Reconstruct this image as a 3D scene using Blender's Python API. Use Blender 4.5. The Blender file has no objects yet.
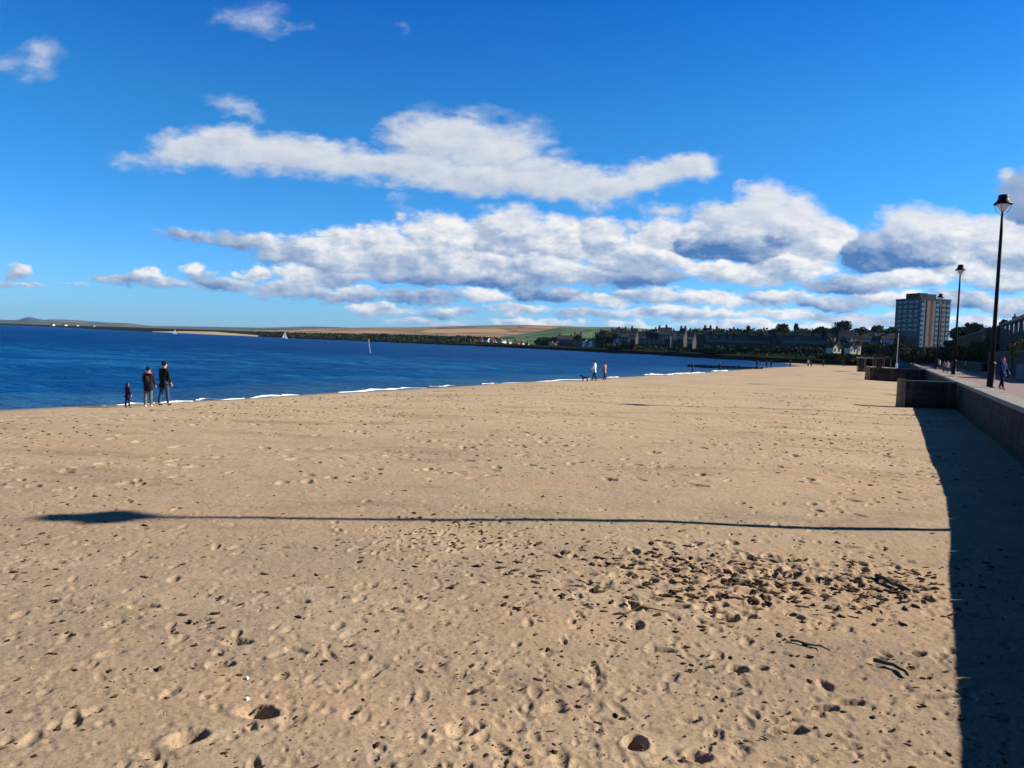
import bpy, math, random
import numpy as np
from math import radians, sin, cos, pi
from mathutils import Vector, Matrix

random.seed(7)
rng = np.random.default_rng(11)
SC = bpy.context.scene
COL = SC.collection

# ------------------------------------------------------------------ camera
F, CAMZ, HC = 770.0, 3.1, 342.9          # focal length in pixels of a 1024 frame, eye height, horizon row
ROLL, PITCH = radians(2.1), math.atan((384 - HC) / F)
fw = Vector((0, cos(PITCH), -sin(PITCH)))
r0, u0 = Vector((1, 0, 0)), Vector((0, sin(PITCH), cos(PITCH)))
rt = r0 * cos(ROLL) + u0 * sin(ROLL)
up = -r0 * sin(ROLL) + u0 * cos(ROLL)
CP = Vector((0, 0, CAMZ))
cam = bpy.data.cameras.new('camera')
cam.sensor_fit = 'HORIZONTAL'
cam.sensor_width = 36.0
cam.lens = 36.0 * F / 1024
cam.clip_start, cam.clip_end = 0.1, 40000
camo = bpy.data.objects.new('camera', cam)
COL.objects.link(camo)
m = Matrix((rt, up, -fw)).transposed().to_4x4()
m.translation = CP
camo.matrix_world = m
SC.camera = camo

def ray(x, y): return fw * F + rt * (x - 512) + up * (384 - y)
def onz(x, y, z):
    d = ray(x, y); return CP + d * ((z - CAMZ) / d.z)
def aty(x, y, Y):
    d = ray(x, y); return CP + d * (Y / d.y)

# ------------------------------------------------------------------ light, sky, exposure
EXPO = 1.013
SKY = 0.05
SUN_EL, SUN_AZ = radians(30), radians(83)      # azimuth clockwise from +Y
SC.view_settings.view_transform = 'Standard'
SC.view_settings.look = 'None'
SC.view_settings.exposure = EXPO
SC.view_settings.gamma = 1.0
SC.view_settings.use_curve_mapping = False
sd = Vector((sin(SUN_AZ) * cos(SUN_EL), cos(SUN_AZ) * cos(SUN_EL), sin(SUN_EL)))
sun = bpy.data.lights.new('sun', 'SUN')
sun.energy = 5.0
sun.angle = radians(0.5)
sun.color = (1.0, 0.93, 0.82)
suno = bpy.data.objects.new('sun', sun)
suno.rotation_euler = sd.to_track_quat('Z', 'Y').to_euler()
COL.objects.link(suno)
SC.cycles.use_adaptive_sampling = True
SC.cycles.adaptive_threshold = 0.015
SC.cycles.use_denoising = True
SC.cycles.max_bounces = 6
SC.cycles.diffuse_bounces = 2
SC.cycles.glossy_bounces = 3
SC.cycles.transparent_max_bounces = 8

W = bpy.data.worlds.new('World')
SC.world = W
W.use_nodes = True
W.cycles.sampling_method = 'MANUAL'
W.cycles.sample_map_resolution = 512

class NT:
    """small helper to write node trees as expressions"""
    def __init__(s, tree): s.t = tree
    def n(s, kind, **kw):
        nd = s.t.nodes.new(kind)
        for k, v in kw.items(): setattr(nd, k, v)
        return nd
    def put(s, sock, v):
        if hasattr(v, 'is_output') or isinstance(v, bpy.types.NodeSocket): s.t.links.new(v, sock)
        else: sock.default_value = v
    def math(s, op, a, b=0.0, c=0.0, clamp=False):
        nd = s.n('ShaderNodeMath', operation=op, use_clamp=clamp)
        for i, v in enumerate((a, b, c)): s.put(nd.inputs[i], v)
        return nd.outputs[0]
    def vec(s, op, a, b=(0, 0, 0), scale=None):
        nd = s.n('ShaderNodeVectorMath', operation=op)
        s.put(nd.inputs[0], a); s.put(nd.inputs[1], b)
        if scale is not None: s.put(nd.inputs['Scale'], scale)
        return nd.outputs['Value'] if op in ('LENGTH', 'DOT_PRODUCT', 'DISTANCE') else nd.outputs[0]
    def mix(s, f, a, b, blend='MIX'):
        nd = s.n('ShaderNodeMix', data_type='RGBA', blend_type=blend)
        s.put(nd.inputs[0], f); s.put(nd.inputs[6], a); s.put(nd.inputs[7], b)
        return nd.outputs[2]
    def noise(s, v, scale, detail=3.0, rough=0.5, color=False, dist=0.0):
        nd = s.n('ShaderNodeTexNoise')
        s.put(nd.inputs['Vector'], v)
        nd.inputs['Scale'].default_value = scale
        nd.inputs['Detail'].default_value = detail
        nd.inputs['Roughness'].default_value = rough
        nd.inputs['Distortion'].default_value = dist
        return nd.outputs['Color' if color else 'Fac']
    def ramp(s, f, lo, hi, a=0.0, b=1.0, smooth=True):
        nd = s.n('ShaderNodeMapRange', interpolation_type='SMOOTHSTEP' if smooth else 'LINEAR')
        s.put(nd.inputs[0], f)
        for i, v in zip((1, 2, 3, 4), (lo, hi, a, b)): s.put(nd.inputs[i], v)
        return nd.outputs[0]

# clouds of the sky: where each lobe of each cloud lies (degrees-like tangent coordinates of the sky ahead)
# (x, y, rx, ry, tilt, strength) read off as bearings and heights
CLOUD = [
    # small high wisps
    (252, 18, 46, 17, 4, .50, .1), (232, 20, 30, 10, -8, .40, .1), (288, 24, 26, 8, 6, .40, .1), (403, 28, 8, 14, 0, .20, 0),
    (42, 58, 26, 22, -30, .58, .1), (8, 64, 28, 15, 0, .48, .1), (30, 76, 20, 10, -40, .36, .1),
    (238, 108, 42, 13, 14, .52, .05),
    # the long cloud
    (185, 151, 52, 21.3, 0, 0.85, 0.05), (240, 151, 80, 24.6, 3, 0.95, 0.05), (310, 159, 95, 21.3, 5, 0.95, 0.05), (140, 163, 48, 11.5, 4, 0.5, -0.2), (390, 166, 70, 16.4, 2, 0.85, 0.05),
    (445, 141, 64, 27.9, 0, 1, 0.05), (485, 149, 66, 27.9, 0, 0.95, 0.05), (520, 166, 60, 14.8, 0, 0.75, 0.05), (425, 169, 60, 21.3, 0, 0.85, 0),
    (470, 115, 66, 11.5, -2, 0.42, 0.05), (530, 129, 34, 14.8, 0, 0.36, 0), (558, 156, 24, 8.2, 0, 0.42, 0), (500, 179, 110, 19.7, 3, 0.9, 0.05),
    (570, 183, 70, 18, 0, 0.9, 0.05), (615, 186, 50, 19.7, -12, 0.9, 0.05), (650, 176, 44, 18, -14, 0.9, 0.1), (690, 167, 34, 14.8, -6, 0.95, 0.15),
    (602, 199, 30, 14.8, 0, 0.6, -0.1), (402, 206, 22, 14.8, 0, 0.34, 0), (400, 218, 14, 7.4, 0, 0.45, 0.1), (665, 209, 40, 9.8, 5, 0.5, 0.1),
    # thin grey arm left of the main bank
    (195, 236, 62, 9, 4, .52, -.25), (255, 240, 66, 12, 4, .68, -.15), (305, 250, 60, 20, 0, .85, -.05),
    # main bank, upper row of heaps
    (340, 254, 62, 26, 0, 1.0, .1), (385, 247, 50, 26, 0, 1.0, .1), (372, 238, 26, 12, 0, .8, .2), (440, 242, 50, 32, 0, 1.0, .1), (442, 228, 22, 13, 0, .8, .2),
    (505, 238, 50, 32, 0, 1.0, .0), (512, 224, 32, 16, 0, .9, .1), (560, 242, 40, 28, 0, 1.0, .15), (600, 236, 32, 22, 0, 1.0, .1), (655, 236, 36, 24, 0, 1.0, .2), (690, 240, 30, 18, 0, .8, .1),
    (400, 262, 60, 18, 0, 1.0, .05), (470, 262, 55, 22, 0, 1.05, .15), (540, 264, 50, 18, 0, 1.0, .1), (640, 258, 60, 20, 0, 1.0, .1),
    (725, 222, 34, 22, 0, .95, .05), (760, 212, 30, 30, 0, 1.15, .3), (790, 226, 42, 32, 0, 1.15, .3), (815, 240, 40, 28, 0, 1.15, .25), (752, 242, 50, 26, 0, 1.05, -.2),
    (706, 246, 54, 15, 0, 1.1, -.52), (770, 240, 34, 13, 0, 1.15, -.6), (700, 230, 30, 12, 0, .85, .1),
    (915, 232, 44, 30, 0, 1.1, .25), (950, 236, 44, 30, 0, 1.1, .25), (990, 244, 46, 32, 0, 1.1, .2), (1040, 248, 56, 36, 0, 1.1, .2), (880, 254, 52, 20, 0, 1.15, -.52), (925, 256, 40, 16, 0, 1.1, -.35),
    (1030, 202, 34, 34, 0, 1.3, -1.7), (1055, 212, 50, 46, 0, 1.35, -1.6), (1012, 178, 16, 11, 0, .7, -.3), (1100, 230, 80, 60, 0, 1.1, 0),
    # main bank, lower rows
    (340, 276, 60, 12.9, 0, 0.76, -0.1), (420, 276, 70, 12, 2, 0.8, -0.25), (500, 280, 60, 11, 0, 0.8, -0.35), (580, 274, 55, 14.7, 0, 0.8, 0), (650, 278, 60, 11, 0, 0.8, -0.45), (720, 272, 60, 13.8, 0, 0.84, 0.15), (790, 268, 60, 16.6, 0, 0.8, 0.2), (850, 284, 60, 11, 0, 0.8, -0.3), (905, 278, 50, 14.7, 0, 0.8, 0.1), (960, 268, 60, 16.6, 0, 0.8, 0.15), (1020, 280, 60, 16.6, 0, 0.8, 0),
    (135, 282, 44, 9.2, 2, 0.64, -0.2), (152, 279, 24, 11, 0, 0.68, 0.2), (192, 272, 15, 9.2, 0, 0.6, 0.25), (225, 283, 60, 11, 4, 0.64, -0.2), (255, 274, 24, 12, 0, 0.68, 0.2), (298, 276, 34, 16.6, 0, 0.76, 0.2), (290, 290, 70, 10.1, 2, 0.64, -0.1),
    (350, 294, 60, 10.1, 2, 0.68, 0), (420, 298, 60, 9.2, 2, 0.72, -0.35), (480, 296, 50, 10.1, 0, 0.72, 0.15), (545, 294, 55, 10.1, 0, 0.76, -0.5), (600, 300, 50, 10.1, 0, 0.72, 0.15), (660, 296, 60, 10.1, 0, 0.76, -0.05), (720, 300, 55, 11, 0, 0.76, 0.25), (780, 296, 50, 11, 0, 0.76, 0), (830, 304, 55, 10.1, 0, 0.76, -0.25), (890, 298, 50, 11, 0, 0.76, 0.2), (960, 300, 60, 11, 0, 0.76, -0.15), (1020, 306, 60, 12.9, 0, 0.76, 0.1),
    (380, 310, 60, 7.4, 2, 0.58, 0.1), (450, 312, 50, 7.4, 0, 0.6, -0.2), (520, 310, 50, 8.3, 0, 0.64, 0.2), (590, 314, 60, 7.4, 0, 0.64, -0.2), (650, 312, 50, 8.3, 0, 0.64, 0.2), (710, 316, 60, 8.3, 0, 0.68, 0.1), (780, 314, 60, 8.3, 0, 0.68, 0.25), (850, 318, 60, 9.2, 0, 0.68, -0.1), (920, 318, 60, 9.2, 0, 0.64, 0.15), (990, 322, 60, 11, 0, 0.64, 0.05),
    (430, 322, 70, 6.4, 2, 0.48, 0.15), (530, 322, 80, 6.4, 0, 0.56, 0.2), (630, 324, 70, 6.4, 0, 0.56, 0.2), (740, 326, 90, 8.3, 0, 0.6, 0.25), (850, 330, 90, 9.2, 0, 0.6, 0.2), (970, 336, 90, 11, 0, 0.56, 0.2),
    (170, 284, 50, 8, 2, .62, -.1), (105, 281, 30, 6, 0, .45, -.1), (70, 284, 40, 5, 0, .34, 0),
    (15, 272, 24, 11, 0, .50, .0), (34, 287, 30, 6, 4, .50, .1), (5, 284, 20, 7, 0, .40, .1),
]

def cloud_part(T, P, base, sep_z, lobes):
    """colour of the sky in one patch, from the lobes that reach into it"""
    t = T.t
    st = T.vec('MULTIPLY', P, (1.0, 1.7, 1.0))          # clouds seen edge-on are drawn out sideways
    w1 = T.vec('SUBTRACT', T.noise(st, 14.0, 3.0, .55, color=True), (.5, .5, .5))
    w2 = T.vec('SUBTRACT', T.noise(st, 52.0, 2.0, .6, color=True), (.5, .5, .5))
    Q = T.vec('ADD', P, T.vec('MULTIPLY', w1, (.055, .030, 0)))
    Q = T.vec('ADD', Q, T.vec('MULTIPLY', w2, (.018, .012, 0)))
    acc = sh = None
    for (x, y, rx, ry, tilt, amp, off) in lobes:
        d = ray(x, y)
        cx, cy, qx, qy = d.x / d.y, d.z / d.y, rx * 1.28 / F, ry * 1.28 / F
        if abs(tilt) > 3:
            mp = T.n('ShaderNodeMapping', vector_type='TEXTURE')
            t.links.new(Q, mp.inputs['Vector'])
            mp.inputs['Location'].default_value = (cx, cy, 0)
            mp.inputs['Rotation'].default_value = (0, 0, -radians(tilt))
            mp.inputs['Scale'].default_value = (qx, qy, 1)
            L = mp.outputs[0]
        else:
            nd = T.n('ShaderNodeVectorMath', operation='MULTIPLY_ADD')
            t.links.new(Q, nd.inputs[0]); nd.inputs[1].default_value = (1 / qx, 1 / qy, 0); nd.inputs[2].default_value = (-cx / qx, -cy / qy, 0)
            L = nd.outputs[0]
        v = T.math('MULTIPLY_ADD', T.vec('LENGTH', L), -amp, amp)
        s = T.math('ADD', T.vec('DOT_PRODUCT', L, (.30, .62, 0)), off)
        if acc is None: acc, sh = T.math('MAXIMUM', v, -.3), s
        else:
            w = T.math('MULTIPLY_ADD', T.math('SUBTRACT', v, acc), 3.6, .5, clamp=True)
            mx = T.n('ShaderNodeMix', data_type='FLOAT')
            T.put(mx.inputs[0], w); T.put(mx.inputs[2], sh); T.put(mx.inputs[3], s)
            sh = mx.outputs[0]
            acc = T.math('MAXIMUM', acc, v)
    acc = T.math('MAXIMUM', acc, 0.0)
    f = T.noise(st, 26.0, 5.0, .62)
    fb = T.noise(T.vec('ADD', st, (.010, .020, 0)), 26.0, 5.0, .62)      # a step towards the sun: relief of the small heaps
    f2 = T.noise(T.vec('MULTIPLY', P, (1, 3.2, 1)), 11.0, 4.0, .6)
    d = T.math('ADD', acc, T.math('MULTIPLY', T.math('SUBTRACT', f, .5), .55))
    d = T.math('ADD', d, T.math('MULTIPLY', T.math('SUBTRACT', f2, .5), .52))
    d = T.math('MULTIPLY', d, T.ramp(acc, 0.0, .12))
    s = T.math('ADD', sh, T.math('MULTIPLY', T.math('SUBTRACT', f, fb), 1.3))
    s = T.math('ADD', s, T.math('MULTIPLY', T.math('SUBTRACT', .5, f2), 1.1))
    high = T.ramp(sep_z, .13, .19)
    d = T.math('ADD', d, T.math('MULTIPLY', T.math('SUBTRACT', T.noise(st, 95.0, 3.0, .6), .5), .12))
    al = T.ramp(d, T.math('MULTIPLY_ADD', high, -.11, .19), T.math('ADD', T.math('MULTIPLY_ADD', high, .17, .43), T.math('MULTIPLY', T.ramp(sep_z, .27, .33), .30)))
    # the thin high clouds hardly shade themselves, the heaped bank does
    lit = T.math('ADD', .43, T.math('MULTIPLY', s, T.math('SUBTRACT', 1.15, T.math('MULTIPLY', high, .85))))
    lit = T.math('ADD', lit, T.math('MULTIPLY', high, .11))
    lit = T.ramp(lit, -.42, 1.0, smooth=False)
    k = 1.0 / (SKY * 2 ** EXPO)
    cs = (.060 * k, .175 * k, .44 * k, 1)
    cm = (.48 * k, .56 * k, .69 * k, 1)
    cl = (.96 * k, .94 * k, .92 * k, 1)
    c = T.mix(T.ramp(lit, 0, .58, smooth=False), cs, cm)
    c = T.mix(T.ramp(lit, .56, .97, smooth=False), c, cl)
    return T.mix(T.math('MULTIPLY', al, .98), base, c)

def build_world():
    t = W.node_tree
    t.nodes.clear()
    T = NT(t)
    out = T.n('ShaderNodeOutputWorld')
    sky = T.n('ShaderNodeTexSky')
    sky.sky_type = 'NISHITA'
    sky.sun_disc = False
    sky.sun_elevation = SUN_EL
    sky.sun_rotation = SUN_AZ
    sky.air_density = 1.0
    sky.dust_density = 0.3
    sky.ozone_density = 2.0
    hs = T.n('ShaderNodeHueSaturation')
    hs.inputs['Saturation'].default_value = 1.22
    t.links.new(sky.outputs[0], hs.inputs['Color'])
    tc = T.n('ShaderNodeTexCoord')
    sp = T.n('ShaderNodeSeparateXYZ')
    t.links.new(tc.outputs['Generated'], sp.inputs[0])
    # the deep, clean blue of that day: a filter that deepens with height, the unseen zenith dimmed and greyed to cut shadow fill
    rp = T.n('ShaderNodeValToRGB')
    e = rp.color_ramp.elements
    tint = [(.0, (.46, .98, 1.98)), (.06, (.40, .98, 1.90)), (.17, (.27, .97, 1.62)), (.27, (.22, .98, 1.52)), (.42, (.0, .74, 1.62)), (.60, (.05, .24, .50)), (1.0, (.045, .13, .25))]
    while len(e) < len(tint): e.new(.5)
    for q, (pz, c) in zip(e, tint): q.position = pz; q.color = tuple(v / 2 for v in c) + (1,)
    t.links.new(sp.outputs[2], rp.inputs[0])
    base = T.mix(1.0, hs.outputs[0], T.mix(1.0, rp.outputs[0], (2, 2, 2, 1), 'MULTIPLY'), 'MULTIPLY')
    y = T.math('MAXIMUM', sp.outputs[1], .05)
    U, V = T.math('DIVIDE', sp.outputs[0], y), T.math('DIVIDE', sp.outputs[2], y)
    cb = T.n('ShaderNodeCombineXYZ')
    t.links.new(U, cb.inputs[0]); t.links.new(V, cb.inputs[1])
    P = cb.outputs[0]
    def shader(col):
        bg = T.n('ShaderNodeBackground'); bg.inputs['Strength'].default_value = SKY
        t.links.new(col, bg.inputs['Color']); return bg.outputs[0]
    def choose(fac, a, b):
        m_ = T.n('ShaderNodeMixShader')
        t.links.new(fac, m_.inputs[0]); t.links.new(a, m_.inputs[1]); t.links.new(b, m_.inputs[2]); return m_.outputs[0]
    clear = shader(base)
    # the sky ahead is worked out in a few patches, each only from the lobes that reach it (faster)
    res = clear
    for (u0_, u1_, v0, v1) in [(-.85, .10, -.04, .165), (.10, 1.1, -.04, .165), (-.85, 1.1, .165, .52)]:
        lob = []
        for L in CLOUD:
            d = ray(L[0], L[1]); cx, cy = d.x / d.y, d.z / d.y; a = abs(radians(L[4]))
            ex = (L[2] * cos(a) + L[3] * sin(a)) * 1.28 / F + .034; ey = (L[3] * cos(a) + L[2] * sin(a)) * 1.28 / F + .020
            if cx + ex > u0_ and cx - ex < u1_ and cy + ey > v0 and cy - ey < v1: lob.append(L)
        inside = T.math('MULTIPLY', T.math('MULTIPLY', T.math('GREATER_THAN', U, u0_), T.math('LESS_THAN', U, u1_)), T.math('MULTIPLY', T.math('GREATER_THAN', V, v0), T.math('LESS_THAN', V, v1)))
        res = choose(inside, res, shader(cloud_part(T, P, base, V, lob)))
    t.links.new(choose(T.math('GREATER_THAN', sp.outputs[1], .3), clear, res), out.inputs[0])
build_world()

# ------------------------------------------------------------------ object helpers
def tag(o, label=None, cat=None, group=None, kind=None):
    if label: o['label'] = label
    if cat: o['category'] = cat
    if group: o['group'] = group
    if kind: o['kind'] = kind
    return o

def thing(name, label, cat, loc=(0, 0, 0), rz=0.0, group=None, scale=1.0):
    o = bpy.data.objects.new(name, None)
    o.empty_display_size = .3
    o.location = loc
    o.rotation_euler = (0, 0, rz)
    o.scale = (scale,) * 3
    COL.objects.link(o)
    return tag(o, label, cat, group)

class MB:
    def __init__(s): s.v, s.f = [], []
    def add(s, vs, fs):
        b = len(s.v)
        s.v += [tuple(v) for v in vs]
        s.f += [tuple(b + i for i in f) for f in fs]
        return s
    def box(s, x0, x1, y0, y1, z0, z1):
        vs = [(x, y, z) for z in (z0, z1) for y in (y0, y1) for x in (x0, x1)]
        return s.add(vs, [(0, 2, 3, 1), (4, 5, 7, 6), (0, 1, 5, 4), (2, 6, 7, 3), (0, 4, 6, 2), (1, 3, 7, 5)])
    def hexa(s, b, t):          # two quads, same winding
        return s.add(list(b) + list(t), [(3, 2, 1, 0), (4, 5, 6, 7), (0, 1, 5, 4), (1, 2, 6, 5), (2, 3, 7, 6), (3, 0, 4, 7)])
    def lathe(s, prof, seg=16, c=(0, 0, 0)):
        n = len(prof); vs = []; fs = []
        for (r, z) in prof:
            for k in range(seg):
                a = 2 * pi * k / seg
                vs.append((c[0] + r * cos(a), c[1] + r * sin(a), c[2] + z))
        for i in range(n - 1):
            for k in range(seg):
                fs.append((i * seg + k, i * seg + (k + 1) % seg, (i + 1) * seg + (k + 1) % seg, (i + 1) * seg + k))
        fs.append(tuple(reversed(range(seg))))
        fs.append(tuple((n - 1) * seg + k for k in range(seg)))
        return s.add(vs, fs)
    def tube(s, pts, rad, seg=8):
        pts = [Vector(p) for p in pts]; n = len(pts); vs = []; fs = []
        if not hasattr(rad, '__len__'): rad = [rad] * n
        for i, p in enumerate(pts):
            d = (pts[min(i + 1, n - 1)] - pts[max(i - 1, 0)]).normalized()
            q = d.orthogonal().normalized() if abs(d.z) > .95 else d.cross(Vector((0, 0, 1))).normalized()
            w = d.cross(q)
            for k in range(seg):
                a = 2 * pi * k / seg
                vs.append(p + (q * cos(a) + w * sin(a)) * rad[i])
        for i in range(n - 1):
            for k in range(seg):
                fs.append((i * seg + k, i * seg + (k + 1) % seg, (i + 1) * seg + (k + 1) % seg, (i + 1) * seg + k))
        fs.append(tuple(reversed(range(seg))))
        fs.append(tuple((n - 1) * seg + k for k in range(seg)))
        return s.add(vs, fs)
    def blob(s, c, r, seed=0, rough=.25, nu=9, nv=6):
        rr = random.Random(seed); vs = []; fs = []
        c = Vector(c)
        if not hasattr(r, '__len__'): r = (r, r, r)
        vs.append(c + Vector((0, 0, r[2])))
        for i in range(1, nv):
            for k in range(nu):
                a, b = 2 * pi * k / nu, pi * i / nv
                q = 1 + rr.uniform(-rough, rough)
                vs.append(c + Vector((sin(b) * cos(a) * r[0], sin(b) * sin(a) * r[1], cos(b) * r[2])) * q)
        vs.append(c - Vector((0, 0, r[2])))
        for k in range(nu): fs.append((0, 1 + k, 1 + (k + 1) % nu))
        for i in range(nv - 2):
            for k in range(nu):
                a = 1 + i * nu
                fs.append((a + k, a + nu + k, a + nu + (k + 1) % nu, a + (k + 1) % nu))
        e = len(vs) - 1; a = 1 + (nv - 2) * nu
        for k in range(nu): fs.append((a + k, e, a + (k + 1) % nu))
        return s.add(vs, fs)
    def mesh(s, name, mat, smooth=False):
        me = bpy.data.meshes.new(name)
        me.from_pydata(s.v, [], s.f)
        me.materials.append(mat)
        if smooth: me.polygons.foreach_set('use_smooth', [True] * len(me.polygons))
        me.update()
        return me
    def build(s, name, mat, parent=None, smooth=False, loc=None, rz=None):
        o = bpy.data.objects.new(name, s.mesh(name, mat, smooth))
        COL.objects.link(o)
        if parent: o.parent = parent
        if loc is not None: o.location = loc
        if rz is not None: o.rotation_euler = (0, 0, rz)
        return o

def copy_tree(o, parent=None):
    c = o.copy(); COL.objects.link(c)
    c.parent = parent
    for ch in list(o.children): copy_tree(ch, c)
    return c

MATS = {}
def mat(name, col, rough=.85, var=.15, scale=6.0, bump=0.0, bscale=40.0, spec=.12, metal=0.0, detail=4.0):
    if name in MATS: return MATS[name]
    mt = bpy.data.materials.new(name); mt.use_nodes = True
    t = mt.node_tree; T = NT(t)
    b = t.nodes['Principled BSDF']
    tc = T.n('ShaderNodeTexCoord')
    P = tc.outputs['Object']
    n = T.noise(P, scale, detail, .6)
    c1 = tuple(max(0, c * (1 - var)) for c in col) + (1,)
    c2 = tuple(min(1, c * (1 + var)) for c in col) + (1,)
    t.links.new(T.mix(T.ramp(n, .3, .7), c1, c2), b.inputs['Base Color'])
    b.inputs['Roughness'].default_value = rough
    b.inputs['Specular IOR Level'].default_value = spec
    b.inputs['Metallic'].default_value = metal
    if bump:
        bp = T.n('ShaderNodeBump'); bp.inputs['Strength'].default_value = bump; bp.inputs['Distance'].default_value = .02
        t.links.new(T.noise(P, bscale, 4.0, .6), bp.inputs['Height'])
        t.links.new(bp.outputs[0], b.inputs['Normal'])
    MATS[name] = mt
    return mt

def glass(name, col):
    mt = mat(name, col, rough=.08, var=.3, scale=.6, spec=.6)
    return mt

def grid_mesh(name, X, Y, Z, mat_, smooth=True):
    ni, nj = X.shape
    co = np.stack([X, Y, Z], -1).reshape(-1, 3).astype(np.float32)
    idx = np.arange(ni * nj).reshape(ni, nj)
    q = np.stack([idx[:-1, :-1], idx[:-1, 1:], idx[1:, 1:], idx[1:, :-1]], -1).reshape(-1, 4)
    me = bpy.data.meshes.new(name)
    me.vertices.add(len(co)); me.vertices.foreach_set('co', co.ravel())
    me.loops.add(q.size); me.loops.foreach_set('vertex_index', q.ravel().astype(np.int32))
    me.polygons.add(len(q)); me.polygons.foreach_set('loop_start', np.arange(0, q.size, 4, dtype=np.int32))
    me.polygons.foreach_set('loop_total', np.full(len(q), 4, dtype=np.int32))
    me.polygons.foreach_set('use_smooth', np.full(len(q), smooth))
    me.materials.append(mat_)
    me.update(calc_edges=True); me.validate()
    o = bpy.data.objects.new(name, me); COL.objects.link(o)
    return o

def vnoise(x, y, s, seed):          # smooth value noise for numpy arrays
    x = np.asarray(x, float) * s + seed * 17.3; y = np.asarray(y, float) * s + seed * 5.7
    xi, yi = np.floor(x).astype(np.int64), np.floor(y).astype(np.int64)
    fx, fy = x - xi, y - yi
    fx, fy = fx * fx * (3 - 2 * fx), fy * fy * (3 - 2 * fy)
    def h(a, b):
        n = (a * 374761393 + b * 668265263 + seed * 974711) & 0x7fffffff
        n = ((n ^ (n >> 13)) * 1274126177) & 0x7fffffff
        return ((n ^ (n >> 16)) & 0xffff) / 65535.0
    return (h(xi, yi) * (1 - fx) + h(xi + 1, yi) * fx) * (1 - fy) + (h(xi, yi + 1) * (1 - fx) + h(xi + 1, yi + 1) * fx) * fy - .5

# ------------------------------------------------------------------ layout lines
PROM = 1.75
W0 = onz(1021, 406.6, PROM); W1 = onz(938, 374, PROM)
WS = (W1.x - W0.x) / (W1.y - W0.y)
def xwall(y):
    q = max(0.0, 18.0 - y)
    return W0.x + WS * (y - W0.y) - .060 * q * q / (q + 2)
shore_px = [(0, 411), (100, 406.5), (200, 401), (300, 395), (400, 389), (500, 383.5), (600, 378.8), (690, 373), (750, 369), (800, 366.2)]
SH = [onz(x, y, 0) for x, y in shore_px]
sy = np.array([-60., -20, 0] + [p.y for p in SH] + [300., 400])
s0 = (SH[1].x - SH[0].x) / (SH[1].y - SH[0].y)
sx = np.array([SH[0].x - s0 * (SH[0].y - q) for q in (-60., -20, 0)] + [p.x for p in SH] + [SH[-1].x + 30, SH[-1].x + 60])
xwall_v = np.vectorize(xwall)
def xshore(y): return np.interp(y, sy, sx)
def sand_base(x, y):
    x = np.asarray(x, float); y = np.asarray(y, float)
    wob = vnoise(x, y, .10, 3) * 1.6 + vnoise(x, y, .31, 4) * .7
    d = x - xshore(y) + wob
    z = np.where(d > 0, .27 * (1 - np.exp(-np.maximum(d, 0) / 6.0)), np.maximum(.03 * d, -2.0))
    dw = xwall_v(y) - x
    q = np.clip((8.0 - dw) / 4.5, 0, 1)
    z = z - .115 * q * q * (3 - 2 * q) * (z > 0)
    z = z + (vnoise(x, y, .12, 8) * .06 + vnoise(x, y, .35, 9) * .03) * np.clip(d / 8, 0, 1)
    return z
def zs(x, y): return float(sand_base(np.array([x]), np.array([y]))[0])

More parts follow.
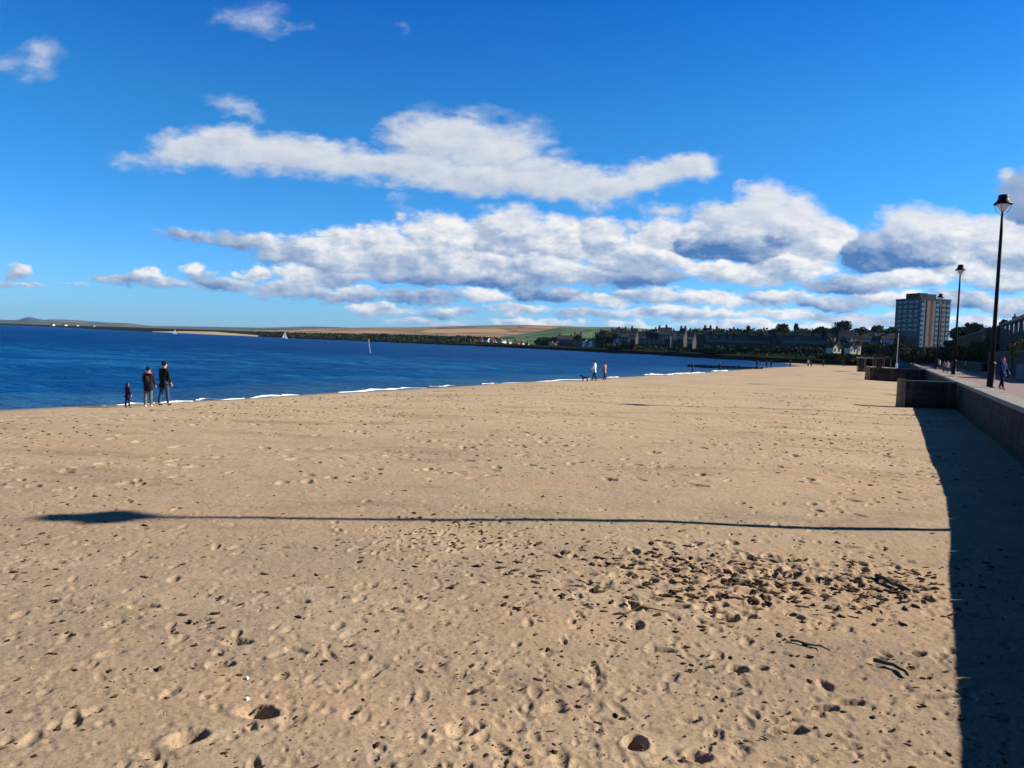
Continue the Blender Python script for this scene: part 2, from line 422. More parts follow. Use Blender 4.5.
# ------------------------------------------------------------------ sand
def sand_material():
    mt = bpy.data.materials.new('sand'); mt.use_nodes = True
    t = mt.node_tree; T = NT(t); b = t.nodes['Principled BSDF']
    P = T.n('ShaderNodeTexCoord').outputs['Object']
    n1 = T.noise(P, .22, 4, .6); n2 = T.noise(P, 1.3, 5, .65); n3 = T.noise(P, 60, 3, .7); n4 = T.noise(P, 9, 5, .7)
    mp = T.n('ShaderNodeMapping'); mp.inputs['Rotation'].default_value = (0, 0, radians(62)); mp.inputs['Scale'].default_value = (.3, 1, 1); t.links.new(P, mp.inputs[0]); V = mp.outputs[0]
    b1 = T.noise(V, .30, 5, .65); b2 = T.noise(V, .75, 5, .7); b3 = T.noise(V, 2.2, 4, .7)
    c = T.mix(T.ramp(n1, .32, .68), (.315, .232, .158, 1), (.345, .245, .160, 1))
    sx_ = T.n('ShaderNodeSeparateXYZ'); t.links.new(P, sx_.inputs[0])
    c = T.mix(T.math('MULTIPLY', T.ramp(T.math('ADD', sx_.outputs[1], T.math('MULTIPLY', n1, 14)), 8, 44), .80), c, (.54, .395, .250, 1))     # paler sand farther along
    c = T.mix(T.math('MULTIPLY', T.ramp(b1, .49, .62), .60), c, (.43, .275, .170, 1))
    c = T.mix(T.math('MULTIPLY', T.ramp(b2, .51, .66), .60), c, (.235, .172, .115, 1))
    c = T.mix(T.math('MULTIPLY', T.ramp(b2, .46, .32), .38), c, (.50, .385, .265, 1))
    c = T.mix(T.math('MULTIPLY', T.ramp(b3, .53, .68), .55), c, (.37, .265, .150, 1))
    c = T.mix(T.math('MULTIPLY', T.ramp(n2, .52, .72), .35), c, (.27, .180, .118, 1))
    c = T.mix(T.math('MULTIPLY', T.ramp(n4, .5, .68), .60), c, (.225, .160, .108, 1))
    c = T.mix(T.math('MULTIPLY', T.ramp(T.noise(P, 24, 4, .75), .52, .66), .75), c, (.175, .122, .080, 1))
    c = T.mix(T.math('MULTIPLY', T.ramp(n3, .52, .75), .45), c, (.12, .085, .058, 1))
    c = T.mix(T.math('MULTIPLY', T.ramp(n3, .45, .25), .35), c, (.48, .37, .25, 1))
    c = T.mix(1.0, c, (.845, .865, .855, 1), 'MULTIPLY')
    an = T.n('ShaderNodeAttribute'); an.attribute_name = 'wet'
    c = T.mix(T.math('MULTIPLY', an.outputs['Fac'], .8), c, (.13, .095, .068, 1))                      # sand wetted by the last waves
    t.links.new(T.math('MULTIPLY_ADD', an.outputs['Fac'], -.55, .95), b.inputs['Roughness'])
    t.links.new(c, b.inputs['Base Color'])
    b.inputs['Specular IOR Level'].default_value = .1
    h = T.math('ADD', T.math('MULTIPLY', n4, .6), T.math('MULTIPLY', T.noise(P, 38, 4, .7), .35))
    bp = T.n('ShaderNodeBump'); bp.inputs['Strength'].default_value = .6; bp.inputs['Distance'].default_value = .02
    t.links.new(h, bp.inputs['Height']); t.links.new(bp.outputs[0], b.inputs['Normal'])
    return mt
SAND = sand_material()

def build_sand():
    R = np.concatenate([2.6 * np.exp(np.linspace(0, math.log(120 / 2.6), 1150)), np.linspace(123, 420, 70)])
    A = np.concatenate([np.linspace(-82, -40, 60, endpoint=False), np.linspace(-40, 42, 1050), np.linspace(42.6, 60, 30)]) * pi / 180
    RR, AA = np.meshgrid(R, A, indexing='ij')
    X, Y = RR * np.sin(AA), RR * np.cos(AA)
    Z = sand_base(X, Y)
    land = np.clip((X - xshore(Y)) / 3.0, 0, 1)
    def pit(px, py, a, b, th, dep, rim=.35, sharp=1.0):
        nonlocal Z
        r = math.hypot(px, py); an = math.atan2(px, py); q = max(a, b) * 1.9
        i0, i1 = np.searchsorted(R, (r - q, r + q)); j0, j1 = np.searchsorted(A, (an - q / r, an + q / r))
        if i1 <= i0 or j1 <= j0: return
        dx, dy = X[i0:i1, j0:j1] - px, Y[i0:i1, j0:j1] - py
        u = (dx * cos(th) + dy * sin(th)) / a; v = (-dx * sin(th) + dy * cos(th)) / b
        d2 = (u * u + v * v) * (1 + 1.1 * vnoise(X[i0:i1, j0:j1], Y[i0:i1, j0:j1], .55 / b, 51)) + .25 * vnoise(X[i0:i1, j0:j1], Y[i0:i1, j0:j1], 1.3 / b, 52)
        d2 = np.maximum(d2, 0)
        core = -dep * np.clip(1 - d2 ** sharp, 0, 1) ** 1.2
        ringv = rim * dep * np.exp(-((np.sqrt(d2) - 1.25) / .28) ** 2)
        Z[i0:i1, j0:j1] += core + ringv
    # undulation and ripple of trodden sand
    near = np.clip(1.4 - RR / 70, 0.25, 1) * land
    Z0 = Z.copy()
    Z += (vnoise(X, Y, 1.1, 21) * .016 + vnoise(X, Y, 2.7, 22) * .008 + vnoise(X, Y, 6.5, 23) * .006 + vnoise(X, Y, 14., 24) * .006 + vnoise(X, Y, 31., 25) * .005) * near
    def clump(x, y): return vnoise(x, y, .16, 31) + .6 * vnoise(x, y, .45, 32)
    def on_beach(x, y): return xshore(y) + 2.0 < x < xwall(y) - .2
    rr = random.Random(5)
    # scattered footprints and scuffs
    n = 0
    while n < 1500:
        r = 4.2 + 80 * rr.random() ** 1.7; a = radians(rr.uniform(-40, 41)); x, y = r * sin(a), r * cos(a)
        if not on_beach(x, y) or float(clump(x, y)) < rr.uniform(-.55, .55): continue
        n += 1
        s = rr.uniform(.5, 1.05); th = rr.gauss(1.2, .6)
        pit(x, y, .135 * s, .06 * s, th, rr.uniform(.007, .030) * s, rr.uniform(0, .22), rr.choice((1, 1.6)))
    for k in range(6000):      # small scuffs, bird and dog prints
        r = 4.2 + 34 * rr.random() ** 1.4; a = radians(rr.uniform(-40, 41)); x, y = r * sin(a), r * cos(a)
        if not on_beach(x, y) or float(clump(x, y)) < rr.uniform(-.8, .4): continue
        s = rr.uniform(.02, .055)
        pit(x, y, s * rr.uniform(1, 1.8), s, rr.uniform(0, pi), rr.uniform(.004, .018), .1)
    # tracks of people walking along the beach
    for k in range(8):
        x0 = rr.uniform(-9, 5); hd = rr.gauss(.5, .22); y0 = rr.uniform(4, 30); x, y = x0 + WS * y0, y0
        for j in range(rr.randint(8, 40)):
            x += sin(hd) * .68; y += cos(hd) * .68; hd += rr.gauss(0, .03)
            if not on_beach(x, y): break
            o = .1 if j % 2 else -.1
            pit(x + cos(hd) * o, y - sin(hd) * o, .14, .058, pi / 2 - hd + rr.gauss(0, .12), rr.uniform(.010, .030), .3, 1.5)
    # trodden sand in the middle distance
    for k in range(2600):
        r = rr.uniform(15, 58); a = radians(rr.uniform(-38, 30)); x, y = r * sin(a), r * cos(a)
        if not on_beach(x, y) or float(clump(x, y)) < rr.uniform(-.5, .4): continue
        s = rr.uniform(.8, 1.7)
        pit(x, y, .15 * s, .08 * s, rr.uniform(0, pi), rr.uniform(.02, .055), .2, 1.3)
    # the churned patch
    for k in range(280):
        px, py = rr.gauss(740, 110), rr.gauss(583, 18)
        if px < 560: continue
        p = onz(px, py, .15)
        if not on_beach(p.x, p.y): continue
        s = rr.uniform(.5, 1.25)
        pit(p.x, p.y, .14 * s, .07 * s, rr.uniform(0, pi), rr.uniform(.012, .042) * s, .25, 1.2)
    for k in range(160):
        px, py = rr.gauss(460, 60), rr.gauss(545, 18)
        p = onz(px, py, .2); s = rr.uniform(.4, .8)
        pit(p.x, p.y, .13 * s, .065 * s, rr.uniform(0, pi), rr.uniform(.01, .035) * s, .4)
    Z = Z0 + np.clip(Z - Z0, -.075, .032)
    # the clearest single prints: x, y, length, width, angle, depth
    for (px, py, a, b, th, dep) in [(262, 726, .15, .10, -.2, .10), (190, 752, .14, .085, .75, .11), (222, 676, .13, .06, .2, .07), (240, 652, .14, .07, .1, .05),
                                    (738, 667, .10, .075, .2, .07), (760, 665, .10, .07, .2, .06), (795, 725, .13, .07, .25, .085), (778, 727, .09, .06, 0, .05),
                                    (634, 741, .10, .085, .9, .11), (698, 752, .10, .075, .1, .08), (660, 651, .14, .055, .1, .05), (850, 698, .16, .06, .2, .06),
                                    (822, 704, .12, .05, .1, .06), (918, 650, .11, .06, .1, .06), (728, 618, .12, .10, .2, .11), (460, 735, .12, .09, .4, .05),
                                    (728, 691, .14, .05, .2, .05), (935, 692, .22, .05, .2, .05), (880, 655, .12, .05, .3, .05), (142, 615, .16, .07, .1, .05), (300, 610, .13, .06, 0, .05)]:
        p = onz(px, py, .2); pit(p.x, p.y, a, b, th, dep, .12, 2.0)
    o = grid_mesh('sand', X, Y, Z, SAND)
    wet = np.clip(1 - (Z - .015) / .05, 0, 1) * (np.abs(X - xshore(Y)) < 8)
    at = o.data.attributes.new('wet', 'FLOAT', 'POINT'); at.data.foreach_set('value', wet.ravel().astype(np.float32))
    tag(o, kind='structure')
build_sand()

# ------------------------------------------------------------------ sea
def sea_material():
    mt = bpy.data.materials.new('sea_water'); mt.use_nodes = True
    t = mt.node_tree; T = NT(t); b = t.nodes['Principled BSDF']
    P = T.n('ShaderNodeTexCoord').outputs['Object']
    # waves run parallel to the shore
    mp = T.n('ShaderNodeMapping'); mp.inputs['Rotation'].default_value = (0, 0, radians(62)); mp.inputs['Scale'].default_value = (.30, 1, 1)
    mp.vector_type = 'POINT'
    t.links.new(P, mp.inputs[0])
    V = mp.outputs[0]
    h1 = T.noise(V, .55, 5, .62); h2 = T.noise(V, 2.2, 4, .6); h3 = T.noise(V, .09, 3, .55)
    h = T.math('ADD', T.math('MULTIPLY', h1, 1.1), T.math('ADD', T.math('MULTIPLY', h2, .7), T.math('MULTIPLY', h3, 2.2)))
    big = T.noise(P, .012, 4, .6)
    sp = T.n('ShaderNodeSeparateXYZ'); t.links.new(P, sp.inputs[0])
    c = T.mix(T.ramp(big, .35, .65), (.0008, .042, .155, 1), (.002, .062, .200, 1))
    c = T.mix(T.math('MULTIPLY', T.ramp(T.noise(V, .16, 5, .68), .46, .62), .75), c, (.012, .125, .285, 1))       # ruffled by gusts
    c = T.mix(T.math('MULTIPLY', T.ramp(T.noise(V, 1.1, 4, .7), .54, .70), .45), c, (.030, .135, .280, 1))
    c = T.mix(T.math('MULTIPLY', T.ramp(T.noise(V, .8, 4, .7), .48, .34), .5), c, (.0004, .022, .085, 1))
    c = T.mix(T.ramp(T.math('ADD', sp.outputs[1], T.math('MULTIPLY', big, 60)), 110, 190), c, T.mix(.75, c, (.0005, .024, .110, 1)))      # deeper water farther out
    c = T.mix(1.0, c, (.85, .88, .86, 1), 'MULTIPLY')
    an = T.n('ShaderNodeAttribute'); an.attribute_name = 'shallow'
    c = T.mix(T.math('MULTIPLY', an.outputs['Fac'], .6), c, (.040, .095, .140, 1))          # sand showing through at the edge
    t.nodes.remove(b)
    bp = T.n('ShaderNodeBump'); bp.inputs['Strength'].default_value = 1.0; bp.inputs['Distance'].default_value = .42
    t.links.new(h, bp.inputs['Height'])
    df = T.n('ShaderNodeBsdfDiffuse'); t.links.new(c, df.inputs['Color']); t.links.new(bp.outputs[0], df.inputs['Normal'])
    gl = T.n('ShaderNodeBsdfGlossy'); gl.inputs['Color'].default_value = (.30, .62, .90, 1); gl.inputs['Roughness'].default_value = .22; t.links.new(bp.outputs[0], gl.inputs['Normal'])
    fr = T.n('ShaderNodeFresnel'); fr.inputs['IOR'].default_value = 1.33; t.links.new(bp.outputs[0], fr.inputs['Normal'])
    ms = T.n('ShaderNodeMixShader'); t.links.new(T.math('MULTIPLY', T.math('MINIMUM', fr.outputs[0], .65), .55), ms.inputs[0])
    t.links.new(df.outputs[0], ms.inputs[1]); t.links.new(gl.outputs[0], ms.inputs[2])
    t.links.new(ms.outputs[0], t.nodes['Material Output'].inputs[0])
    return mt
SEA = sea_material()
def build_sea():
    R = np.concatenate([24 * np.exp(np.linspace(0, math.log(600 / 24), 900)), 600 * np.exp(np.linspace(.02, math.log(20000 / 600), 70))])
    A = np.concatenate([np.linspace(-100, -36, 60, endpoint=False), np.linspace(-36, 24, 560), np.linspace(24.3, 40, 24)]) * pi / 180
    RR, AA = np.meshgrid(R, A, indexing='ij')
    X, Y = RR * np.sin(AA), RR * np.cos(AA)
    c, s_ = cos(radians(62)), sin(radians(62))
    a, b = X * c + Y * s_, -X * s_ + Y * c             # along and across the crests (crests lie with the shore)
    off = np.maximum(xshore(Y) - X, 0)
    def w(k, st, sd): return vnoise(a * k * st, b * k, 1.0, sd)
    amp = np.clip(off / 10, .12, 1) * np.clip((900 - RR) / 500, 0, 1)
    Z = (w(.11, .22, 61) * .34 + w(.27, .22, 62) * .30 + w(.62, .28, 63) * .20 + w(1.35, .4, 64) * .09) * amp
    o = grid_mesh('sea', X, Y, Z, SEA)
    at = o.data.attributes.new('shallow', 'FLOAT', 'POINT')
    at.data.foreach_set('value', np.clip(1 - off / 11.0, 0, 1).ravel().astype(np.float32))
    tag(o, kind='structure')
build_sea()

def build_foam():
    mt = mat('sea_foam', (.80, .82, .84), .9, .12, 2.0, .5, 12)
    mb = MB(); rr = random.Random(3)
    def strip(x0, y0, x1, y1, wmax, hmax, off=0.0):
        n = 46
        a, b2 = onz(x0, y0, .02), onz(x1, y1, .02)
        L, C, Rr = [], [], []
        d = (b2 - a).normalized(); nn = Vector((d.y, -d.x, 0))
        sd_ = rr.random() * 50
        for i in range(n + 1):
            t = i / n
            w = wmax * .55 * (sin(pi * t) ** .6) * (.45 + 1.9 * (float(vnoise(np.array([t * 14]), np.array([sd_]), 1, 5)[0]) + .3))
            w = max(w, .004)
            p = a.lerp(b2, t) + nn * (off + 1.2 * float(vnoise(np.array([t * 5]), np.array([sd_]), 1, 6)[0]))
            L.append(p - nn * w * .5); Rr.append(p + nn * w * .5); C.append(p + Vector((0, 0, min(hmax, .9 * hmax * w / wmax))))
        vs = []; fs = []
        for i in range(n + 1):
            l, c, r = L[i], C[i], Rr[i]
            vs += [(l.x, l.y, -.05), ((l.x + c.x) / 2, (l.y + c.y) / 2, c.z * .75), (c.x, c.y, c.z), ((r.x + c.x) / 2, (r.y + c.y) / 2, c.z * .6), (r.x, r.y, -.05)]
        for i in range(n):
            for k in range(4): fs.append((i * 5 + k, i * 5 + k + 1, i * 5 + k + 6, i * 5 + k + 5))
        mb.add(vs, fs)
    for (x0, y0, x1, y1, w, h) in [(164, 403.5, 200, 401, .7, .07), (252, 398, 302, 395, .7, .07), (344, 392.5, 428, 388, .7, .08), (440, 387, 462, 386, .5, .05),
                                   (488, 384.2, 502, 383.4, .5, .05), (612, 377.6, 624, 377, .5, .06), (652, 375.2, 664, 374.6, 1.3, .18), (664, 375, 674, 374.4, 1.3, .18), (678, 374, 692, 373.2, 1.4, .18), (693, 373.4, 708, 372.6, 1.2, .15),
                                   (716, 371.6, 732, 370.6, 1.3, .18), (100, 406.6, 165, 403.8, .35, .03), (206, 400.6, 250, 398.2, .30, .03), (505, 383.2, 600, 378.9, .35, .03)]:
        strip(x0, y0, x1, y1, w, h, -.5)
    tag(mb.build('sea_foam', mt, smooth=True), 'white foam of small waves breaking along the water edge', 'foam', kind='stuff')
build_foam()

# ------------------------------------------------------------------ promenade, wall
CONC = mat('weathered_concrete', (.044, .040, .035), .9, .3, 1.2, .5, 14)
def concrete_detail(mt):
    t = mt.node_tree; T = NT(t); b = t.nodes['Principled BSDF']
    old = b.inputs['Base Color'].links[0].from_socket
    P = T.n('ShaderNodeTexCoord').outputs['Object']
    sp = T.n('ShaderNodeSeparateXYZ'); t.links.new(P, sp.inputs[0])
    cb = T.n('ShaderNodeCombineXYZ'); t.links.new(T.math('ADD', sp.outputs[1], T.math('MULTIPLY', sp.outputs[0], .47)), cb.inputs[0]); t.links.new(sp.outputs[2], cb.inputs[1])
    br = T.n('ShaderNodeTexBrick'); t.links.new(cb.outputs[0], br.inputs['Vector'])
    br.inputs['Scale'].default_value = 1.0; br.inputs['Brick Width'].default_value = 2.4; br.inputs['Row Height'].default_value = .62; br.inputs['Mortar Size'].default_value = .016
    br.inputs['Color1'].default_value = (1, 1, 1, 1); br.inputs['Color2'].default_value = (.72, .72, .72, 1); br.inputs['Mortar'].default_value = (.25, .25, .25, 1)
    c = T.mix(1.0, old, br.outputs['Color'], 'MULTIPLY')
    mp = T.n('ShaderNodeMapping'); mp.inputs['Scale'].default_value = (1, 1, .12); t.links.new(P, mp.inputs[0])
    c = T.mix(T.math('MULTIPLY', T.ramp(T.noise(mp.outputs[0], 3.0, 4, .7), .52, .68), .6), c, (.095, .085, .070, 1))     # runs of lime and rust
    weed = T.ramp(T.math('ADD', sp.outputs[2], T.math('MULTIPLY', T.noise(P, 1.5, 4, .6), .5)), .85, .55)
    c = T.mix(T.math('MULTIPLY', weed, .7), c, (.018, .024, .012, 1))                                                   # green weed at the foot
    t.links.new(c, b.inputs['Base Color'])
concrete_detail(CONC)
COPE = mat('pale_coping_stone', (.22, .205, .18), .85, .15, 3.0, .3, 30)
def brick_paving():
    mt = bpy.data.materials.new('red_block_paving'); mt.use_nodes = True
    t = mt.node_tree; T = NT(t); b = t.nodes['Principled BSDF']
    P = T.n('ShaderNodeTexCoord').outputs['Object']
    br = T.n('ShaderNodeTexBrick'); t.links.new(P, br.inputs['Vector'])
    br.inputs['Color1'].default_value = (.20, .098, .074, 1); br.inputs['Color2'].default_value = (.16, .084, .066, 1); br.inputs['Mortar'].default_value = (.16, .12, .10, 1)
    br.inputs['Scale'].default_value = 4.0; br.inputs['Mortar Size'].default_value = .02
    n = T.noise(P, .5, 4, .6)
    c = T.mix(T.ramp(n, .3, .7), br.outputs['Color'], (.17, .105, .085, 1))
    t.links.new(c, b.inputs['Base Color']); b.inputs['Roughness'].default_value = .9
    return mt
PAVE = brick_paving()

def line_pts(y0, y1, off):       # offset measured inland along x
    return (xwall(y0) + off, y0), (xwall(y1) + off, y1)
YA, YB = -30.0, 250.0
WY = [-30, -20, -12, -6, 0, 2, 4, 5.5, 7, 8.5, 10, 11.5, 13, 15, 18, 40, 80, 120, 160, 200, 250]
def strip_mesh(prof, ox=0.0):
    """a profile (offset inland, height) swept along the line of the wall"""
    vs, fs = [], []; n = len(prof)
    for y in WY:
        for o, z in prof: vs.append((xwall(y) + o - ox, y, z))
    for i in range(len(WY) - 1):
        for k in range(n): fs.append((i * n + k, i * n + (k + 1) % n, (i + 1) * n + (k + 1) % n, (i + 1) * n + k))
    fs += [tuple(range(n))[::-1], tuple((len(WY) - 1) * n + k for k in range(n))]
    q = MB(); q.add(vs, fs); return q
tag(strip_mesh([(.56, -.5), (30, -.5), (30, PROM - .06), (.56, PROM - .06)]).build('promenade', PAVE), kind='structure')

ox = xwall(0)
sw = thing('sea_wall', 'long dark concrete sea wall with pale coping, its shadow lying on the sand', 'wall', (ox, 0, 0))
cm_ = MB()
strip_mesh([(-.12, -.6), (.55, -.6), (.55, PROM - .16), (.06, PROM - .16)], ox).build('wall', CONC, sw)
nseg = 120
for i in range(nseg):            # coping laid in blocks
    y0 = YA + (YB - YA) * i / nseg; y1 = YA + (YB - YA) * (i + 1) / nseg - .02
    c0, c1 = line_pts(y0, y1, -.02); d0, d1 = line_pts(y0, y1, .95); dz = random.uniform(-.008, .008)
    cm_.hexa([(c0[0] - ox, c0[1], PROM - .16), (d0[0] - ox, d0[1], PROM - .16), (d1[0] - ox, d1[1], PROM - .16), (c1[0] - ox, c1[1], PROM - .16)],
             [(c0[0] - ox, c0[1], PROM + dz), (d0[0] - ox, d0[1], PROM + dz), (d1[0] - ox, d1[1], PROM + dz), (c1[0] - ox, c1[1], PROM + dz)])
cm_.build('coping', COPE, sw)

def spur(px, py, label, thick, rz_):
    p = onz(px, py, PROM); xw = xwall(p.y)
    t = thing('concrete_groyne', label, 'groyne', (p.x, p.y, 0), group='short concrete spurs of the sea wall')
    L = xw - p.x - .05
    w = MB(); w.hexa([(-.08, 0, -.6), (L, 0, -.6), (L, thick, -.6), (-.08, thick, -.6)], [(.04, .05, PROM - .12), (L, .05, PROM - .12), (L, thick - .05, PROM - .12), (.04, thick - .05, PROM - .12)])
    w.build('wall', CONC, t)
    c = MB(); c.box(0, L - .03, 0, thick, PROM - .12, PROM - .01); c.build('coping', mat('dark_coping', (.06, .058, .055), .9, .2, 2.0), t)
    q = MB(); q.box(-.16, .20, -.06, .30, -.6, PROM + .06); q.build('end_post', mat('worn_timber', (.22, .15, .09), .9, .25, 3.0), t)
    return t
spur(902.5, 380, 'near dark concrete spur jutting from the sea wall onto the sand', .6, 0)
spur(868.5, 367.3, 'far dark concrete spur jutting from the sea wall, behind the nearer one', .8, 0)

# ------------------------------------------------------------------ land behind the town and the far coast
GRASS = mat('rough_grass', (.016, .019, .010), 1.0, .4, .05, 0, spec=0)
DARKROCK = mat('dark_shore_rock', (.045, .042, .040), .95, .35, .15, spec=0)
shore_far = [(-90, 321.2), (0, 325.0), (60, 327.3), (120, 330.2), (180, 333.0), (240, 335.6), (300, 338.6), (360, 341), (440, 344.6), (500, 347.2), (540, 349.2), (575, 350.8), (600, 352.2), (650, 355), (700, 357.8), (735, 360), (760, 361.6), (790, 363.2), (815, 364.6)]
FS = [onz(x, y, 0) for x, y in shore_far]
FS = [Vector((p.x, p.y, 0)) for p in FS]
def land_profile(i):
    far = FS[i].length
    k = min(1.0, far / 420.0)
    return [(0, -1.5), (.5, 1.4), (6, 1.9), (20 * k + 10, 2.0), (60 * k + 10, 2.1), (150, 2.2), (400, 2.4), (1200, 2.6)]
X, Y, Z = [], [], []
for i, p in enumerate(FS):
    d = p.normalized()
    pr = land_profile(i)
    if i <= 8: pr = [(0, -1.5), (2, .8), (20, 1.6), (80, 2.5), (250, 4), (500, 6), (1200, 8), (3000, 10)]
    X.append([p.x + d.x * o for o, z in pr]); Y.append([p.y + d.y * o for o, z in pr]); Z.append([z for o, z in pr])
# along the promenade the land lies behind it
for (yy) in (200, 120, 60, 0, -30):
    bx = xwall(yy) + 30.0
    pr = [(-1, -1.5), (-.2, 1.4), (6, 1.8), (20, 2.2), (60, 4), (150, 9.0), (400, 12.0), (1200, 14.0)]
    X.append([bx + o for o, z in pr]); Y.append([yy for o, z in pr]); Z.append([z for o, z in pr])
tag(grid_mesh('land', np.array(X), np.array(Y), np.array(Z), GRASS, False), kind='structure')
# pale strand on the far side of the bay
fb = MB()
pts = [onz(x, y, .0) for x, y in ((152, 331.9), (180, 333.1), (215, 334.7), (258, 336.6))]
vs = []
for p in pts:
    d = Vector((p.x, p.y, 0)).normalized()
    g = (8, 90, 130, 40)[len(vs) // 2]; vs += [(p.x - d.x * 6, p.y - d.y * 6, .05), (p.x + d.x * g, p.y + d.y * g, .3 + 3.1 * g / 130)]
fb.add(vs, [(0, 2, 3, 1), (2, 4, 5, 3), (4, 6, 7, 5)])
tag(fb.build('far_beach', mat('far_sand', (.36, .27, .18), .95, .15, .02)), kind='structure')

def field_material(name, cols, scale):
    mt = bpy.data.materials.new(name); mt.use_nodes = True
    t = mt.node_tree; T = NT(t); b = t.nodes['Principled BSDF']
    P = T.n('ShaderNodeTexCoord').outputs['Object']
    w = T.vec('ADD', P, T.vec('SCALE', T.noise(P, scale * 1.5, 2, .5, color=True), scale=.35 / scale))
    vo = T.n('ShaderNodeTexVoronoi'); vo.inputs['Scale'].default_value = scale; t.links.new(w, vo.inputs['Vector'])
    sp = T.n('ShaderNodeSeparateColor'); t.links.new(vo.outputs['Color'], sp.inputs[0])
    rp = T.n('ShaderNodeValToRGB'); rp.color_ramp.interpolation = 'CONSTANT'
    e = rp.color_ramp.elements
    while len(e) < len(cols): e.new(.5)
    for i, c in enumerate(cols): e[i].position = i / len(cols); e[i].color = c + (1,)
    t.links.new(sp.outputs[0], rp.inputs[0])
    vd = T.n('ShaderNodeTexVoronoi'); vd.feature = 'DISTANCE_TO_EDGE'; vd.inputs['Scale'].default_value = scale; t.links.new(w, vd.inputs['Vector'])
    c = T.mix(T.math('MULTIPLY', T.ramp(vd.outputs['Distance'], .07, .03), .6), rp.outputs[0], (.022, .034, .02, 1))
    n = T.noise(P, scale * 9, 4, .7)
    c = T.mix(T.math('MULTIPLY', T.ramp(n, .56, .7), .55), c, (.03, .04, .022, 1))
    t.links.new(c, b.inputs['Base Color']); b.inputs['Roughness'].default_value = .95; b.inputs['Specular IOR Level'].default_value = .1
    return mt
def hill(name, sky, Y0, Y1, mt, z0=4.0, rough=.06, seed=1, n=90):
    """a real ridge: skyline points (column, row) at depth Y1, sloping down to depth Y0 in front and away behind"""
    xs = np.linspace(sky[0][0], sky[-1][0], n); ys = np.interp(xs, [s[0] for s in sky], [s[1] for s in sky])
    X, Y, Z = [], [], []
    for f_ in (0, .12, .25, .4, .55, .7, .85, .95, 1.0, 1.08, 1.25, 1.6, 2.2):
        rx, ry, rz = [], [], []
        for x, y in zip(xs, ys):
            p = aty(x, y, Y1); D = Y0 + (Y1 - Y0) * f_
            h = max(p.z, z0)
            s_ = f_ * f_ * (3 - 2 * f_) if f_ <= 1 else max(0, 1 - (f_ - 1) / 1.2) ** .8
            rx.append(p.x * D / Y1); ry.append(D)
            z = z0 + (h - z0) * s_
            rz.append(z if f_ > 0 else -2)
        X.append(rx); Y.append(ry); Z.append(rz)
    X, Y, Z = np.array(X), np.array(Y), np.array(Z)
    Z = Z + vnoise(X, Y, 5.0 / (Y1 - Y0), seed) * rough * (Z.max() - z0) * (Z > z0 + .5)
    tag(grid_mesh(name, X, Y, Z, mt), kind='structure')
far_blue = field_material('far_moor', [(.050, .062, .045), (.085, .085, .05), (.040, .055, .035), (.11, .10, .06)], .0022)
brown = field_material('autumn_fields', [(.27, .165, .075), (.22, .115, .06), (.30, .20, .10), (.17, .125, .055), (.25, .14, .07)], .0042)
green = field_material('green_fields', [(.055, .105, .042), (.07, .125, .05), (.05, .095, .042), (.09, .115, .05)], .009)
hill('hills', [(-120, 322.5), (-40, 321), (0, 319.6), (16, 320.3), (22, 318.6), (28, 316.9), (33, 317.6), (42, 319.6), (62, 319.4), (80, 320.4), (110, 322.4), (128, 323.0), (150, 325.6), (200, 326.6), (260, 327.6), (310, 326.4), (360, 328)], 7600, 9800, far_blue, 10, .05, 2, 200)
hill('hills', [(-100, 323.6), (0, 322.9), (50, 322.6), (90, 324.2), (140, 326.4), (200, 327.6), (240, 328.2), (285, 327.4), (330, 327.2), (380, 328.8)], 4200, 6000, far_blue, 8, .08, 3, 160)
hill('hills', [(255, 331), (300, 329.6), (340, 328.0), (370, 327.4), (420, 327.4), (460, 326.4), (490, 325.6), (520, 325.4), (560, 326.4), (620, 329), (680, 332), (740, 336)], 1500, 3200, brown, 6, .05, 4, 160)
hill('hills', [(500, 337), (530, 333), (548, 329.4), (562, 326.8), (590, 327.2), (620, 327.6), (645, 328.8), (680, 331), (720, 334), (780, 338)], 800, 1300, green, 6, .04, 5, 120)

def haze():
    q = MB(); q.box(-7800, 3000, -60, 14500, -3.0, 330)
    mt = bpy.data.materials.new('haze'); mt.use_nodes = True
    t = mt.node_tree; t.nodes.remove(t.nodes['Principled BSDF'])
    v = t.nodes.new('ShaderNodeVolumePrincipled')
    v.inputs['Color'].default_value = (.40, .64, 1.0, 1); v.inputs['Density'].default_value = HAZE; v.inputs['Anisotropy'].default_value = .2
    t.links.new(v.outputs[0], t.nodes['Material Output'].inputs['Volume'])
    tag(q.build('haze', mt), kind='stuff')
HAZE = 2.6e-5
haze()

# ------------------------------------------------------------------ trees
LEAFD = mat('dark_foliage', (.026, .036, .015), .95, .5, .8, spec=.03)
LEAFM = mat('olive_foliage', (.055, .060, .020), .95, .5, .8, spec=.03)
LEAFY = mat('yellowing_foliage', (.16, .13, .03), .8, .4, 2.0)
BARK = mat('bark', (.055, .042, .032), .95, .3, 5.0)
def crown(mb, lobes, n, leaf, rr):
    for _ in range(n):
        c, r = rr.choice(lobes)
        while True:
            v = Vector((rr.uniform(-1, 1), rr.uniform(-1, 1), rr.uniform(-1, 1)))
            if .25 < v.length < 1.08: break
        p = Vector(c) + Vector((v.x * r[0], v.y * r[1], v.z * r[2]))
        s = leaf * rr.uniform(.6, 1.4)
        a = Vector((rr.gauss(0, 1), rr.gauss(0, 1), rr.gauss(0, .6))).normalized()
        b = a.cross(Vector((rr.gauss(0, 1), rr.gauss(0, 1), rr.gauss(0, 1)))).normalized()
        mb.add([p - a * s - b * s * .5, p + a * s * .2 - b * s * .9, p + a * s + b * s * .1, p + a * s * .1 + b * s * .8], [(0, 1, 2, 3)])
